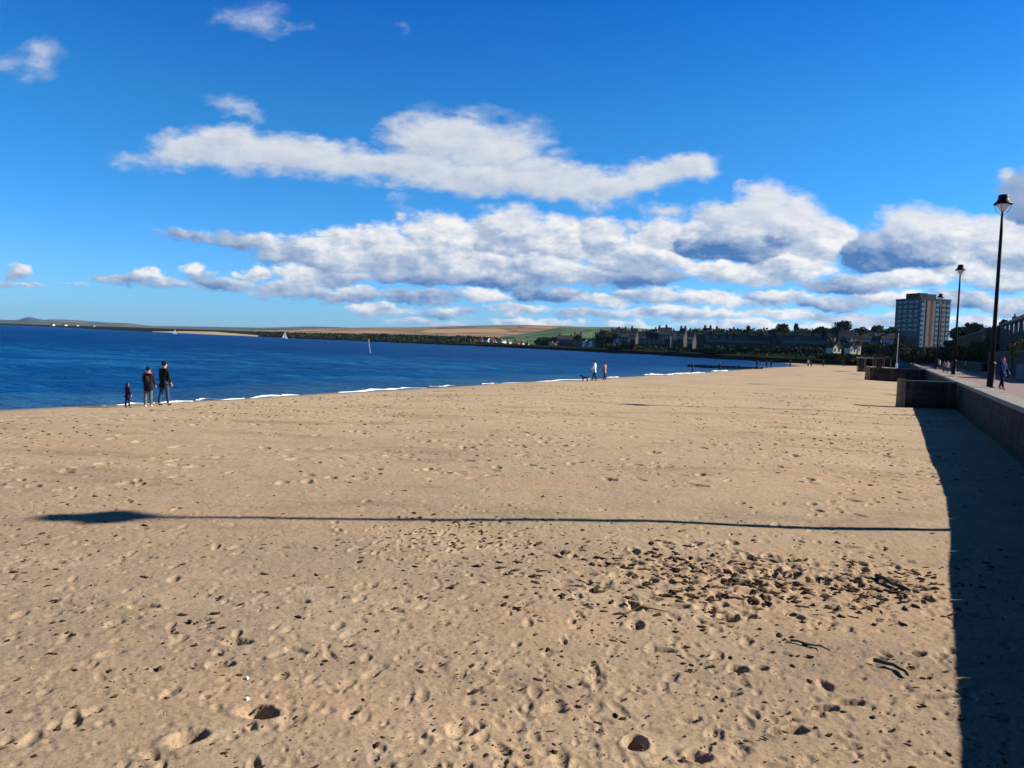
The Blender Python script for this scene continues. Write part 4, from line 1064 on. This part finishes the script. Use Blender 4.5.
# ------------------------------------------------------------------ lamps
BLACK = mat('black_lamp_paint', (.005, .005, .006), .55, .2, 3.0, spec=.15)
BOWL = mat('frosted_lamp_bowl', (.70, .70, .66), .35, .05, 2.0, spec=.5)
LTOP = 11.65
LG = 'tall promenade lamp posts'
def make_lamp(loc, label):
    zb = PROM - .06; H = LTOP - zb
    t = thing('street_lamp', label, 'street lamp', loc, 0, LG)
    b = MB(); b.lathe([(.24, -.1), (.24, .06), (.19, .10), (.17, 1.15), (.20, 1.2), (.20, 1.28), (.11, 1.36)], 16); b.build('base', BLACK, t, True)
    p = MB(); p.lathe([(.105, 1.30), (.095, 4), (.075, 8), (.06, H - .85)], 14); p.build('pole', BLACK, t, True)
    bw = MB(); bw.lathe([(.07, H - .86), (.12, H - .83), (.22, H - .68), (.29, H - .53), (.30, H - .50)], 18); bw.build('lamp_bowl', BOWL, t, True)
    hd = MB(); hd.lathe([(.45, H - .50), (.45, H - .475), (.33, H - .37), (.25, H - .22), (.245, H - .16), (.24, H - .05), (.20, H - .01), (.08, H)], 20); hd.build('lamp_hood', BLACK, t, True)
    br = MB()
    for k in range(4):
        a = pi / 4 + k * pi / 2
        br.tube([(.06 * cos(a), .06 * sin(a), H - 1.05), (.30 * cos(a), .30 * sin(a), H - .80), (.40 * cos(a), .40 * sin(a), H - .50)], .012, 6)
    br.build('bracket', BLACK, t)
    return t
def lamp_at(px, py):
    p = onz(px, py, LTOP); return (p.x, p.y, PROM - .06)
L1 = make_lamp(lamp_at(1003.8, 194.6), 'tallest looking black lamp post, nearest, at the right by the person in blue')
def lamp_copy(loc, label):
    c = copy_tree(L1); c.location = loc; c['label'] = label; return c
lamp_copy(lamp_at(961, 264.6), 'second black lamp post along the promenade, just right of the tower block')
lamp_copy(lamp_at(941, 293.6), 'farthest black lamp post, standing in front of the tower block')
lamp_copy((12.75, 13.7, PROM - .06), 'black lamp post beyond the right edge whose long shadow crosses the sand')

# flagpole
p = onz(896.5, 366.5, PROM)
def flagpole():
    b = aty(896.6, 365, 100)
    t = thing('flagpole', 'thin white flagpole on the far spur left of the tower block', 'flagpole', (b.x, 100, PROM - .06))
    h = aty(897.6, 334, 100).z - PROM
    WP = mat('white_gloss_paint', (.75, .75, .74), .4, .04)
    q = MB(); q.lathe([(.13, 0), (.13, .5), (.07, .6)], 12); q.build('base', WP, t)
    q = MB(); q.lathe([(.05, .55), (.014, h)], 10); q.build('pole', WP, t, True)
    q = MB(); q.blob((0, 0, h + .05), .07, 1, 0); q.build('finial', WP, t, True)
flagpole()
def kiosk(px0, px1, ytop, Y, label, roofm):
    a, b = aty(px0, ytop, Y), aty(px1, ytop, Y); zb = zs(a.x, Y) if a.x < xwall(Y) else PROM - .06
    zb = min(zb, PROM)
    w = b.x - a.x; h = a.z - zb
    t = thing('beach_shelter', label, 'shelter', ((a.x + b.x) / 2, Y, zb), group='flat roofed shelters by the end of the beach')
    q = MB(); q.box(-w / 2, w / 2, -1.6, 1.6, h - .25, h); q.build('roof', roofm, t)
    for x in (-w / 2 + .2, w / 2 - .2):
        for y in (-1.4, 1.4):
            q = MB(); q.box(x - .06, x + .06, y - .06, y + .06, -.3, h - .253); q.build('post', mat('worn_timber', (.22, .15, .09)), t)
    q = MB(); q.box(-w / 2 + .28, w / 2 - .28, 1.2, 1.3, -.3, h - .253); q.build('back_wall', STONE_D, t)
    q = MB(); q.box(-w / 2 + .5, w / 2 - .5, .5, .95, .42, .5); q.build('seat', mat('worn_timber', (.22, .15, .09)), t)
kiosk(860.5, 871, 356.8, 135, 'pale flat roofed shelter at the end of the sand, left one', mat('pale_roof', (.34, .31, .27), .8, .1))
kiosk(879, 888, 357.2, 118, 'grey flat roofed shelter behind the far spur, right one', STONE_M)

# ------------------------------------------------------------------ boats and marker
def sailboat(px, yb, h_px, label, heel=0.03):
    p = onz(px, yb, 0); Y = p.length; H = h_px * Y / F
    t = thing('sailing_boat', label, 'boat', (p.x, p.y, 0), .3, 'white sailing boats')
    s = H / 7.0
    L = 5.0 * s
    vs, fs = [], []
    for i in range(9):
        u = i / 8; w = .85 * s * (sin(pi * min(1, u * .62 + .36))) * (1 if u < .95 else .2); x = -L / 2 + L * u; sh = .55 * s + .18 * s * (2 * u - .9) ** 2
        vs += [(x, -w, sh), (x, -w * .75, .08), (x, 0, -.25 * s), (x, w * .75, .08), (x, w, sh)]
    for i in range(8):
        for k in range(4): fs.append((i * 5 + k, i * 5 + k + 5, i * 5 + k + 6, i * 5 + k + 1))
        fs.append((i * 5 + 4, i * 5 + 9, i * 5 + 5, i * 5))
    fs += [(0, 1, 2, 3, 4), (44, 43, 42, 41, 40)]
    q = MB(); q.add(vs, fs); q.build('hull', mat('white_hull', (.72, .72, .70), .4, .05), t)
    q = MB(); q.lathe([(.05 * s, 0), (.035 * s, H)], 8, (.3 * s, 0, .2)); q.build('mast', mat('aluminium', (.5, .5, .52), .4, .05), t)
    def sail(a, b, c, bul):
        n = 8; vs = []; fs = []
        a, b, c = Vector(a), Vector(b), Vector(c)
        for sd_ in (0, .03):
            for i in range(n + 1):
                for j in range(n + 1):
                    e = a.lerp(b, j / n).lerp(c, i / n)
                    e = e + Vector((0, bul * sin(pi * j / n) * (1 - i / n) + sd_, 0)); vs.append(e)
        m1 = (n + 1) * (n + 1)
        for i in range(n):
            for j in range(n):
                k = i * (n + 1) + j
                fs.append((k, k + 1, k + n + 2, k + n + 1)); fs.append((m1 + k + n + 1, m1 + k + n + 2, m1 + k + 1, m1 + k))
        w_ = MB(); w_.add(vs, fs); return w_
    SAIL = mat('sail_cloth', (.85, .84, .80), .8, .04)
    sail((.2 * s, 0, .9 * s), (-2.3 * s, 0, 1.0 * s), (.25 * s, 0, H), .25 * s).build('mainsail', SAIL, t)
    sail((2.3 * s, 0, .8 * s), (.5 * s, 0, .95 * s), (.36 * s, 0, H * .85), .2 * s).build('jib', SAIL, t)
sailboat(285, 338.6, 7.0, 'white sailing boat in front of the distant shore, the larger of two')
sailboat(175, 334.0, 4.5, 'tiny white sailing boat by the pale far strand, left of the larger one')
def marker():
    p = onz(371, 353, 0)
    t = thing('marker_pole', 'thin leaning marker pole standing out in the water', 'marker', (p.x, p.y, 0))
    q = MB(); q.tube([(.0, 0, -1), (-.55, 0, 2.4)], [.09, .07], 8); q.build('pole', mat('marker_paint', (.35, .38, .36), .7, .2), t)
    q = MB(); q.blob((-.58, 0, 2.5), (.2, .2, .22), 2, .05); q.build('topmark', mat('marker_top', (.30, .24, .12), .7, .2), t)
marker()

def timber_groyne():
    a = onz(762, 368.3, .25); b = onz(688, 366.6, .0)
    t = thing('timber_groyne', 'low dark timber groyne of posts and planks running into the sea', 'groyne', (a.x, a.y, 0))
    L = (Vector((b.x, b.y, 0)) - Vector((a.x, a.y, 0)))
    DK = mat('wet_timber', (.030, .026, .024), .7, .3, 2.0)
    n = 14
    for k in range(n):
        q = MB(); o = L * (k / (n - 1)); h = .55 - .2 * k / n + random.uniform(-.1, .12)
        q.box(o.x - .12, o.x + .12, o.y - .12, o.y + .12, -1.2, h); q.build('post', DK, t)
    d = L.normalized(); nn = Vector((-d.y, d.x, 0)) * .05
    for z0, z1 in ((-.6, .12), (.16, .40)):
        q = MB(); A_, B_ = Vector((0, 0, 0)), L; off = nn * 3.6
        q.hexa([A_ - nn + off + Vector((0, 0, z0)), B_ - nn + off + Vector((0, 0, z0)), B_ + nn + off + Vector((0, 0, z0)), A_ + nn + off + Vector((0, 0, z0))],
               [A_ - nn + off + Vector((0, 0, z1)), B_ - nn + off + Vector((0, 0, z1)), B_ + nn + off + Vector((0, 0, z1)), A_ + nn + off + Vector((0, 0, z1))])
        q.build('plank', DK, t)
timber_groyne()

# ------------------------------------------------------------------ people
def skin_mesh(name, verts, edges, radii, mt, subs=1):
    me = bpy.data.meshes.new(name); me.from_pydata(verts, edges, [])
    o = bpy.data.objects.new(name, me); COL.objects.link(o)
    md = o.modifiers.new('skin', 'SKIN'); md.use_smooth_shade = True
    sv = me.skin_vertices[0].data
    for i, r in enumerate(radii):
        sv[i].radius = r if hasattr(r, '__len__') else (r, r)
        sv[i].use_root = (i == 0)
    s2 = o.modifiers.new('sub', 'SUBSURF'); s2.levels = subs; s2.render_levels = subs
    dg = bpy.context.evaluated_depsgraph_get()
    ev = o.evaluated_get(dg)
    res = bpy.data.meshes.new_from_object(ev, depsgraph=dg)
    bpy.data.objects.remove(o); bpy.data.meshes.remove(me)
    res.name = name
    res.materials.clear(); res.materials.append(mt)
    return res
def link_mesh(name, me, parent):
    o = bpy.data.objects.new(name, me); COL.objects.link(o); o.parent = parent; return o
SKINM = mat('skin', (.42, .24, .16), .6, .1, 8.0)
def cloth(c): return mat('cloth_%d_%d_%d' % tuple(int(v * 1000) for v in c), c, .9, .2, 9.0, .2, 30)
def person(label, loc, rz, h=1.75, jacket=(.02, .02, .025), trousers=(.02, .03, .06), shoes=(.02, .02, .02), hair=(.02, .015, .01), stride=0.0, arms=(0.1, 0.1), elbow=(.25, .25), coat=0.0, hat=None, pack=None, scarf=None, leg_skin=False, sleeves=True, hood=False, wide=1.0, group='people on the beach'):
    """figure looks towards local -Y"""
    k = h / 1.75
    t = thing('person', label, 'person', loc, rz, group, k)
    V, E, Rr = [], [], []
    def v(p, r, par=None):
        V.append(p); Rr.append(r)
        if par is not None: E.append((par, len(V) - 1))
        return len(V) - 1
    pel = v((0, 0, .95), (.150, .105)); wa = v((0, .005, 1.10), (.135, .095), pel); ch = v((0, .01, 1.30), (.165, .115), wa); ne0 = v((0, .015, 1.44), (.085, .07), ch)
    ne = v((0, .005, 1.50), (.055, .055), ne0); jaw = v((0, -.012, 1.57), (.066, .078), ne); hd = v((0, .0, 1.65), (.078, .095), jaw); cr = v((0, .01, 1.715), (.058, .068), hd)
    v((0, -.108, 1.615), (.014, .016), jaw)                                  # nose
    arms_pts, legs_pts = [], []
    for sgn, a, e in ((-1, arms[0], elbow[0]), (1, arms[1], elbow[1])):
        sh = Vector((sgn * .185, .01, 1.405)); d = Vector((sgn * .10, -sin(a), -cos(a))).normalized(); el = sh + d * .29
        d2 = Vector((sgn * .05, -sin(a + e), -cos(a + e))).normalized(); wr = el + d2 * .25; hn = wr + d2 * .06
        i = v(tuple(sh), (.058, .058), ch); i = v(tuple(el), (.042, .042), i); i = v(tuple(wr), (.028, .028), i); i = v(tuple(hn + d2 * .03), (.040, .020), i)
        arms_pts.append((sh, el, wr, hn, d2, sgn))
    for sgn, st in ((-1, stride), (1, -stride)):
        hp = Vector((sgn * .09, 0, .90)); kn = hp + Vector((sgn * .008, -sin(st) * .43, -cos(st) * .43)); bend = st - abs(stride) * .35
        an = kn + Vector((0, -sin(bend) * .41, -cos(bend) * .41)); an.z = max(an.z, .075)
        i = v(tuple(hp), (.088, .092), pel); i = v(tuple(hp.lerp(kn, .5)), (.078, .082), i); i = v(tuple(kn), (.056, .058), i); i = v(tuple(kn.lerp(an, .35)), (.054, .058), i); i = v(tuple(an), (.036, .040), i)
        v((an.x, an.y - .12, an.z - .045), (.036, .026), i)
        legs_pts.append((hp, kn, an))
    body = skin_mesh('body', V, E, Rr, SKINM)
    bm_ = MB()
    for (sh, el, wr, hn, d2, sgn) in arms_pts:                                # fingers and thumb
        side = Vector((0, 1, 0)) if abs(d2.y) < .8 else Vector((0, 0, 1))
        fwd = Vector((-sgn, 0, 0))
        for j, ln in enumerate((.062, .072, .068, .052)):
            b0 = hn + d2 * .045 + side * (.026 - .0175 * j); p1 = b0 + d2 * ln * .5 + fwd * .006; p2 = b0 + d2 * ln * .9 + fwd * .022
            bm_.tube([b0, p1, p2], [.009, .0085, .006], 6)
        b0 = hn - side * .025; bm_.tube([b0, b0 + d2 * .03 - side * .022 + fwd * .01, b0 + d2 * .06 - side * .026 + fwd * .02], [.011, .010, .007], 6)
    import bmesh
    b2 = bmesh.new(); b2.from_mesh(body); tmp = bm_.mesh('tmp', SKINM, True); b2.from_mesh(tmp); b2.to_mesh(body); b2.free(); bpy.data.meshes.remove(tmp)
    bo = link_mesh('body', body, t)
    for sgn in (-1, 1):
        q = MB(); q.blob((sgn * .032, -.088, 1.648), (.012, .008, .008), 1, 0, 8, 5); q.build('eye', mat('eye', (.03, .02, .02), .2), t, True)
        q = MB(); q.blob((sgn * .082, .0, 1.63), (.012, .024, .033), 1, .05, 8, 5); q.build('ear', SKINM, t, True)
    # jacket
    V, E, Rr = [], [], []
    bot = .93 - coat
    a0 = v((0, 0, max(min(bot, .90), .90)), (.182 * wide, .140)); v((0, 0, .85), (.178 * wide, .136), a0); wa = v((0, .005, 1.10), (.165 * wide, .13), a0); ch = v((0, .01, 1.29), (.195 * wide, .145), wa); nk = v((0, .015, 1.43), (.12, .10), ch); v((0, .012, 1.49), (.078, .078), nk)
    if coat > .05: q_ = v((0, .0, .80), (.19 * wide, .15), a0); v((0, .0, bot), (.20 * wide, .165), q_)
    for (sh, el, wr, hn, d2, sgn) in arms_pts:
        i = v(tuple(sh), (.080, .080), ch)
        if sleeves: i = v(tuple(el), (.060, .060), i); v(tuple(wr - d2 * .02), (.046, .046), i)
        else: v(tuple(sh.lerp(el, .6)), (.064, .064), i)
    link_mesh('jacket' if sleeves else 'shirt', skin_mesh('jacket', V, E, Rr, cloth(jacket)), t)
    # trousers
    V, E, Rr = [], [], []
    pl = v((0, 0, .97), (.158, .118)); v((0, 0, 1.06), (.145, .105), pl)
    for (hp, kn, an) in legs_pts:
        i = v((hp.x, hp.y, hp.z - .02), (.102, .108), pl); i = v(tuple(hp.lerp(kn, .5)), (.090, .096), i); i = v(tuple(kn), (.070, .074), i)
        v(tuple(an + Vector((0, 0, .015))), (.056, .062), i)
    link_mesh('trousers', skin_mesh('trousers', V, E, Rr, cloth(trousers)), t)
    for (hp, kn, an) in legs_pts:
        me = skin_mesh('shoe', [(an.x, an.y + .03, an.z - .02), (an.x, an.y - .06, an.z - .03), (an.x, an.y - .15, an.z - .042)], [(0, 1), (1, 2)], [(.050, .052), (.048, .042), (.040, .030)], cloth(shoes))
        link_mesh('shoe', me, t)
    q = MB()
    q.blob((0, .018, 1.665), (.098, .108, .098), 3, .03, 14, 9)
    q.v = [(x, (max(y, -.045 - .25 * (z - 1.66)) if z < 1.72 else y), z if y > -.02 or z > 1.69 else 1.69) for x, y, z in q.v]
    q.build('hair', cloth(hair), t, True)
    if hat:
        q = MB(); q.blob((0, .012, 1.695), (.106, .116, .085), 4, .02, 14, 9); q.lathe([(.112, 1.655), (.118, 1.67), (.110, 1.70)], 16, (0, .01, 0)); q.build('hat', cloth(hat), t, True)
    if hood:
        me = skin_mesh('hood', [(0, .03, 1.46), (0, .045, 1.58), (0, .03, 1.68), (0, .02, 1.74)], [(0, 1), (1, 2), (2, 3)], [(.12, .11), (.115, .115), (.11, .115), (.06, .07)], cloth(jacket)); link_mesh('hood', me, t)
    if scarf:
        q = MB(); n = 14
        q.tube([(cos(2 * pi * i / n) * .105, .012 + sin(2 * pi * i / n) * .10, 1.475 + .012 * sin(3 * i)) for i in range(n + 1)], .045, 8); q.build('scarf', cloth(scarf), t, True)
    if pack:
        me = skin_mesh('backpack', [(0, .22, 1.02), (0, .235, 1.20), (0, .215, 1.37)], [(0, 1), (1, 2)], [(.13, .08), (.15, .10), (.12, .07)], cloth(pack)); p_ = link_mesh('backpack', me, t)
        for sgn in (-1, 1):
            q = MB(); q.tube([(sgn * .12, .17, 1.40), (sgn * .125, .02, 1.49), (sgn * .12, -.13, 1.38), (sgn * .15, -.10, 1.15), (sgn * .15, .12, 1.05)], .022, 6); q.build('strap', cloth(pack), p_, True)
    return t

def on_sand(px, py):
    p = onz(px, py, .08); z = zs(p.x, p.y)
    p = onz(px, py, max(z, .0)); return (p.x, p.y, max(zs(p.x, p.y), -.02))
def pix_h(px, ytop, loc): return aty(px, ytop, loc[1]).z - loc[2]
q = on_sand(164, 405.4)
person('man in black jacket, dark hat and blue jeans, tallest of three at the water edge', q, radians(160), pix_h(164, 361.4, q), (.014, .015, .018), (.04, .06, .11), hat=(.012, .012, .016), stride=.16, arms=(.12, .05), elbow=(.3, .15))
q = on_sand(148, 407)
person('adult in bulky dark coat with backpack and pink scarf, in the middle of the three', q, radians(185), pix_h(148, 366.5, q), (.016, .013, .016), (.12, .115, .12), (.55, .53, .5), coat=.30, pack=(.02, .018, .016), scarf=(.36, .10, .14), stride=.08, arms=(.15, .2), elbow=(.6, .6), wide=1.18)
q = on_sand(127.5, 407.8)
person('small child in dark hooded suit, shortest of the three at the water edge', q, radians(150), pix_h(127, 382.4, q), (.018, .014, .035), (.014, .014, .028), hood=True, stride=.10, wide=1.15)
q = on_sand(594, 380.9)
person('person in white top and dark trousers walking a black dog by the water', q, radians(250), pix_h(594, 360, q), (.72, .71, .68), (.02, .022, .04), hair=(.03, .02, .015), stride=.22, arms=(.5, .2), elbow=(.5, .4))
q = on_sand(604.2, 380.4)
person('person in tan top and dark trousers beside the one in white', q, radians(235), pix_h(604, 362, q), (.34, .19, .11), (.02, .022, .04), hair=(.10, .03, .02), stride=.2, arms=(.3, .25), elbow=(.4, .4))
# dog
def dog(loc, rz, s, label):
    t = thing('dog', label, 'dog', loc, rz, None, s)
    V, E, Rr = [], [], []
    def v(p, r, par=None):
        V.append(p); Rr.append(r)
        if par is not None: E.append((par, len(V) - 1))
        return len(V) - 1
    hip = v((.30, 0, .50), (.105, .115)); mid = v((.05, 0, .50), (.105, .125), hip); che = v((-.22, 0, .50), (.12, .165), mid); nk = v((-.38, 0, .63), (.08, .085), che); hd = v((-.47, 0, .73), (.085, .085), nk)
    mz = v((-.60, 0, .70), (.042, .042), hd); v((-.66, 0, .69), (.032, .032), mz)
    tl = v((.43, 0, .56), (.04, .04), hip); tl = v((.56, 0, .66), (.03, .03), tl); v((.64, 0, .80), (.018, .018), tl)
    for y in (-.085, .085):
        k = v((.28, y, .36), (.075, .085), hip); h = v((.37, y, .20), (.036, .036), k); f_ = v((.33, y, .04), (.028, .028), h); v((.27, y, .025), (.03, .022), f_)
        e = v((-.20, y, .34), (.055, .055), che); w = v((-.23, y, .17), (.034, .034), e); f_ = v((-.22, y, .04), (.028, .028), w); v((-.28, y, .025), (.03, .022), f_)
    FUR = mat('black_fur', (.010, .009, .009), .8, .3, 12)
    link_mesh('body', skin_mesh('body', V, E, Rr, FUR), t)
    for y in (-.06, .06):
        q = MB(); q.tube([(-.45, y, .80), (-.44, y * 1.5, .77), (-.47, y * 1.75, .67)], [.03, .04, .018], 7); q.build('ear', FUR, t, True)
        q = MB(); q.blob((-.535, y * .6, .755), .012, 1, 0, 6, 4); q.build('eye', mat('eye', (.03, .02, .02), .2), t, True)
q = on_sand(584.6, 381.6)
dog(q, radians(20), pix_h(584, 374.6, q) / .82, 'black dog standing on wet sand left of the walkers')
# people farther along the beach
for (px, py, ht, rz, jk, tr, lab) in [
    (692.5, 372.8, 11, 60, (.012, .014, .03), (.012, .012, .02), 'lone dark figure standing by the white foam beyond the walkers'),
    (719.5, 371.4, 9.5, 90, (.02, .03, .05), (.02, .02, .03), 'dark figure bending near the end of the groyne, left of its post'),
    (757, 368.4, 8.5, 200, (.014, .014, .02), (.012, .012, .02), 'dark figure where the groyne meets the sand'),
    (766.5, 367.8, 7.5, 140, (.13, .03, .03), (.02, .02, .03), 'small figure in dark red right of the groyne'),
    (771, 367.4, 7.5, 150, (.03, .03, .05), (.02, .02, .03), 'small dark figure next to the one in red'),
    (790, 366.6, 7, 130, (.05, .05, .05), (.02, .02, .03), 'tiny grey figure at the far end of the beach, leftmost of a loose row'),
    (808, 366.8, 8, 160, (.42, .40, .38), (.02, .02, .03), 'tiny figure in a pale top at the far end of the beach'),
    (811, 367.3, 6.5, 160, (.016, .016, .02), (.014, .014, .02), 'tiny dark figure close beside the pale topped one'),
    (823, 366.6, 6.5, 100, (.02, .018, .04), (.014, .014, .02), 'tiny dark figure in the middle of the far end of the beach'),
    (843, 366.4, 6.5, 100, (.02, .02, .02), (.014, .014, .02), 'tiny dark figure on the far sand below the cream gables'),
    (858, 366.2, 6.5, 100, (.018, .014, .016), (.014, .014, .02), 'tiny dark figure by the pale shelter at the end of the sand')]:
    q = on_sand(px, py)
    person(lab, q, radians(rz), pix_h(px, py - ht, q), jk, tr, stride=.15, group='small figures along the far beach')
def on_prom(px, py):
    p = onz(px, py, PROM - .06); return (p.x, p.y, PROM - .06)
q = on_prom(1001.5, 389.4)
person('person in blue jacket and dark trousers walking by the nearest lamp post', q, radians(20), pix_h(1001, 357.4, q), (.008, .018, .095), (.012, .013, .025), hair=(.12, .08, .05), stride=.22, arms=(.3, .2), elbow=(.5, .5), group='people on the promenade')
for (px, py, ht, rz, jk, tr, lab) in [
    (938.8, 369.2, 10.5, 10, (.40, .42, .38), (.02, .02, .03), 'far figure in a pale top by the bend of the sea wall'),
    (943.6, 372.6, 12, 0, (.24, .16, .20), (.03, .03, .05), 'figure in mauve top, left of a small group near the third lamp'),
    (947.2, 373.0, 12.5, 10, (.42, .38, .38), (.04, .04, .06), 'figure in pale top, middle of a small group near the third lamp'),
    (951.6, 373.2, 12.5, 350, (.16, .04, .06), (.02, .02, .03), 'figure in dark red, right of a small group near the third lamp'),
    (966, 369.6, 9.5, 20, (.50, .50, .36), (.02, .03, .03), 'figure in pale yellow top right of the second lamp post')]:
    q = on_prom(px, py)
    person(lab, q, radians(rz), pix_h(px, py - ht, q), jk, tr, stride=.18, group='people on the promenade')

# ------------------------------------------------------------------ things lying on the sand
def debris():
    rr = random.Random(77); mb = MB(); pb = MB()
    def bit(m_, x, y, s, flat, el):
        z = zs(x, y) + .35 * s * flat; a = rr.uniform(0, pi); ca, sa = cos(a), sin(a)
        b = MB(); b.blob((0, 0, 0), (s * el, s, s * flat), rr.randint(0, 9999), .45, 6, 4)
        m_.add([(x + vx * ca - vy * sa, y + vx * sa + vy * ca, z + vz) for vx, vy, vz in b.v], b.f)
    def cl(x, y): return float(vnoise(np.array([x]), np.array([y]), .16, 31)[0] + .6 * vnoise(np.array([x]), np.array([y]), .45, 32)[0])
    n = 0
    while n < 3900:
        r = 4.6 + 52 * rr.random() ** 1.5; a = radians(rr.uniform(-38, 40)); x, y = r * sin(a), r * cos(a)
        if not (xshore(y) + 3 < x < xwall(y) - .3) or cl(x, y) + .35 * float(vnoise(np.array([x]), np.array([y]), 1.7, 33)[0]) < rr.uniform(-.35, .62): continue
        n += 1
        s = min(rr.choice((.005, .006, .007, .008, .010, .013, .018)) * (.75 + r / 22), .034)
        bit(mb, x, y, s, rr.uniform(.3, .7), rr.uniform(1, 2.6))
    for k in range(900):
        px, py = rr.gauss(712, 95), rr.gauss(580, 20)
        p = onz(px, py, .2)
        if not p.x < xwall(p.y) - .3: continue
        bit(mb, p.x, p.y, rr.choice((.006, .009, .013, .02, .03)), rr.uniform(.3, .7), rr.uniform(1, 3.2))
    for k in range(220):
        px, py = rr.gauss(885, 34), rr.gauss(588, 12); p = onz(px, py, .15)
        if not p.x < xwall(p.y) - .3: continue
        bit(mb, p.x, p.y, rr.choice((.008, .012, .02)), rr.uniform(.4, .8), rr.uniform(1.5, 5))
    for k in range(260):
        px, py = rr.gauss(455, 65), rr.gauss(543, 20); p = onz(px, py, .2)
        bit(mb, p.x, p.y, rr.choice((.008, .012, .02)), rr.uniform(.4, .8), rr.uniform(1, 3))
    tag(mb.build('seaweed_wrack', mat('dry_seaweed', (.055, .034, .020), .95, .5, 6.0, spec=.03)), 'dark scraps of dried seaweed strewn over the sand', 'seaweed', kind='stuff')
    for k in range(3000):
        r = 4.6 + 22 * rr.random() ** 1.3; a = radians(rr.uniform(-38, 36)); x, y = r * sin(a), r * cos(a)
        if not (xshore(y) + 3 < x < xwall(y) - .3): continue
        bit(pb, x, y, rr.choice((.004, .005, .007, .009)), .7, rr.uniform(1, 1.6))
    tag(pb.build('pebbles', mat('beach_pebbles', (.22, .17, .13), .8, .5, 3.0)), 'small pebbles and shell grit scattered over the sand', 'pebbles', kind='stuff')
debris()
DW = mat('grey_driftwood', (.085, .060, .042), .9, .3, 6.0)
def stick(pts, r, label):
    P_ = []
    for px, py in pts:
        p = onz(px, py, .2); z = zs(p.x, p.y); p = onz(px, py, z + .02); P_.append(Vector((p.x, p.y, z + r * 1.3)))
    o = P_[0].copy(); t = MB(); m_ = [p - o for p in P_]
    mid = [m_[0]]
    for a, b in zip(m_[:-1], m_[1:]): mid += [a.lerp(b, .5) + Vector((random.uniform(-.02, .02), random.uniform(-.02, .02), .01)), b]
    t.tube(mid, [r * (1 - .5 * i / len(mid)) for i in range(len(mid))], 8)
    ob = t.build('driftwood_stick', DW, None, True, loc=o)
    tag(ob, label, 'driftwood', 'driftwood sticks on the sand')
stick([(874, 661), (886, 664), (899, 669), (908, 676)], .022, 'crooked grey driftwood stick with a bend, beside the wall shadow')
stick([(790, 640), (808, 644), (830, 650)], .013, 'thin straight driftwood stick left of the crooked one')
stick([(876, 577), (892, 585), (910, 592)], .03, 'dark stick lying in the seaweed patch next to the wall shadow')
stick([(620, 617), (640, 606), (668, 611)], .010, 'thin twig at the left end of the seaweed patch')
SHL = mat('white_shell', (.78, .77, .74), .5, .05)
def shell(px, py, r, label):
    p = onz(px, py, .2); z = zs(p.x, p.y); p = onz(px, py, z)
    n = 9; vs = [(0, 0, r * .75)]; fs = []
    for j in (1, 2, 3):
        for i in range(n + 1):
            a = -.9 + 1.8 * i / n; q = r * j / 3 * (1 + .06 * (i % 2)); hz = r * .75 * (1 - (j / 3) ** 2)
            vs.append((sin(a) * q * 1.2, -cos(a) * q + r * .3, hz))
    for i in range(n): fs.append((0, 1 + i, 2 + i))
    for j in range(2):
        for i in range(n):
            a = 1 + j * (n + 1) + i; fs.append((a, a + n + 1, a + n + 2, a + 1))
    vs2 = [(x, y, z_ - r * .12) for x, y, z_ in vs]
    t = MB(); t.add(vs, fs); t.add(vs2, [tuple(reversed(f_)) for f_ in fs])
    o = t.build('sea_shell', SHL, None, True, loc=(p.x, p.y, z + .006), rz=random.uniform(0, 6))
    tag(o, label, 'shell', 'white shells on the sand')
shell(247, 679, .022, 'white shell, upper of two close together at lower left')
shell(247, 700, .024, 'white shell, lower of two close together, above a deep footprint')
shell(98, 596, .028, 'white shell at the left side of the sand')
shell(165, 714, .015, 'tiny white shell near the bottom left')
shell(548, 583, .018, 'small white shell right of the middle of the sand')
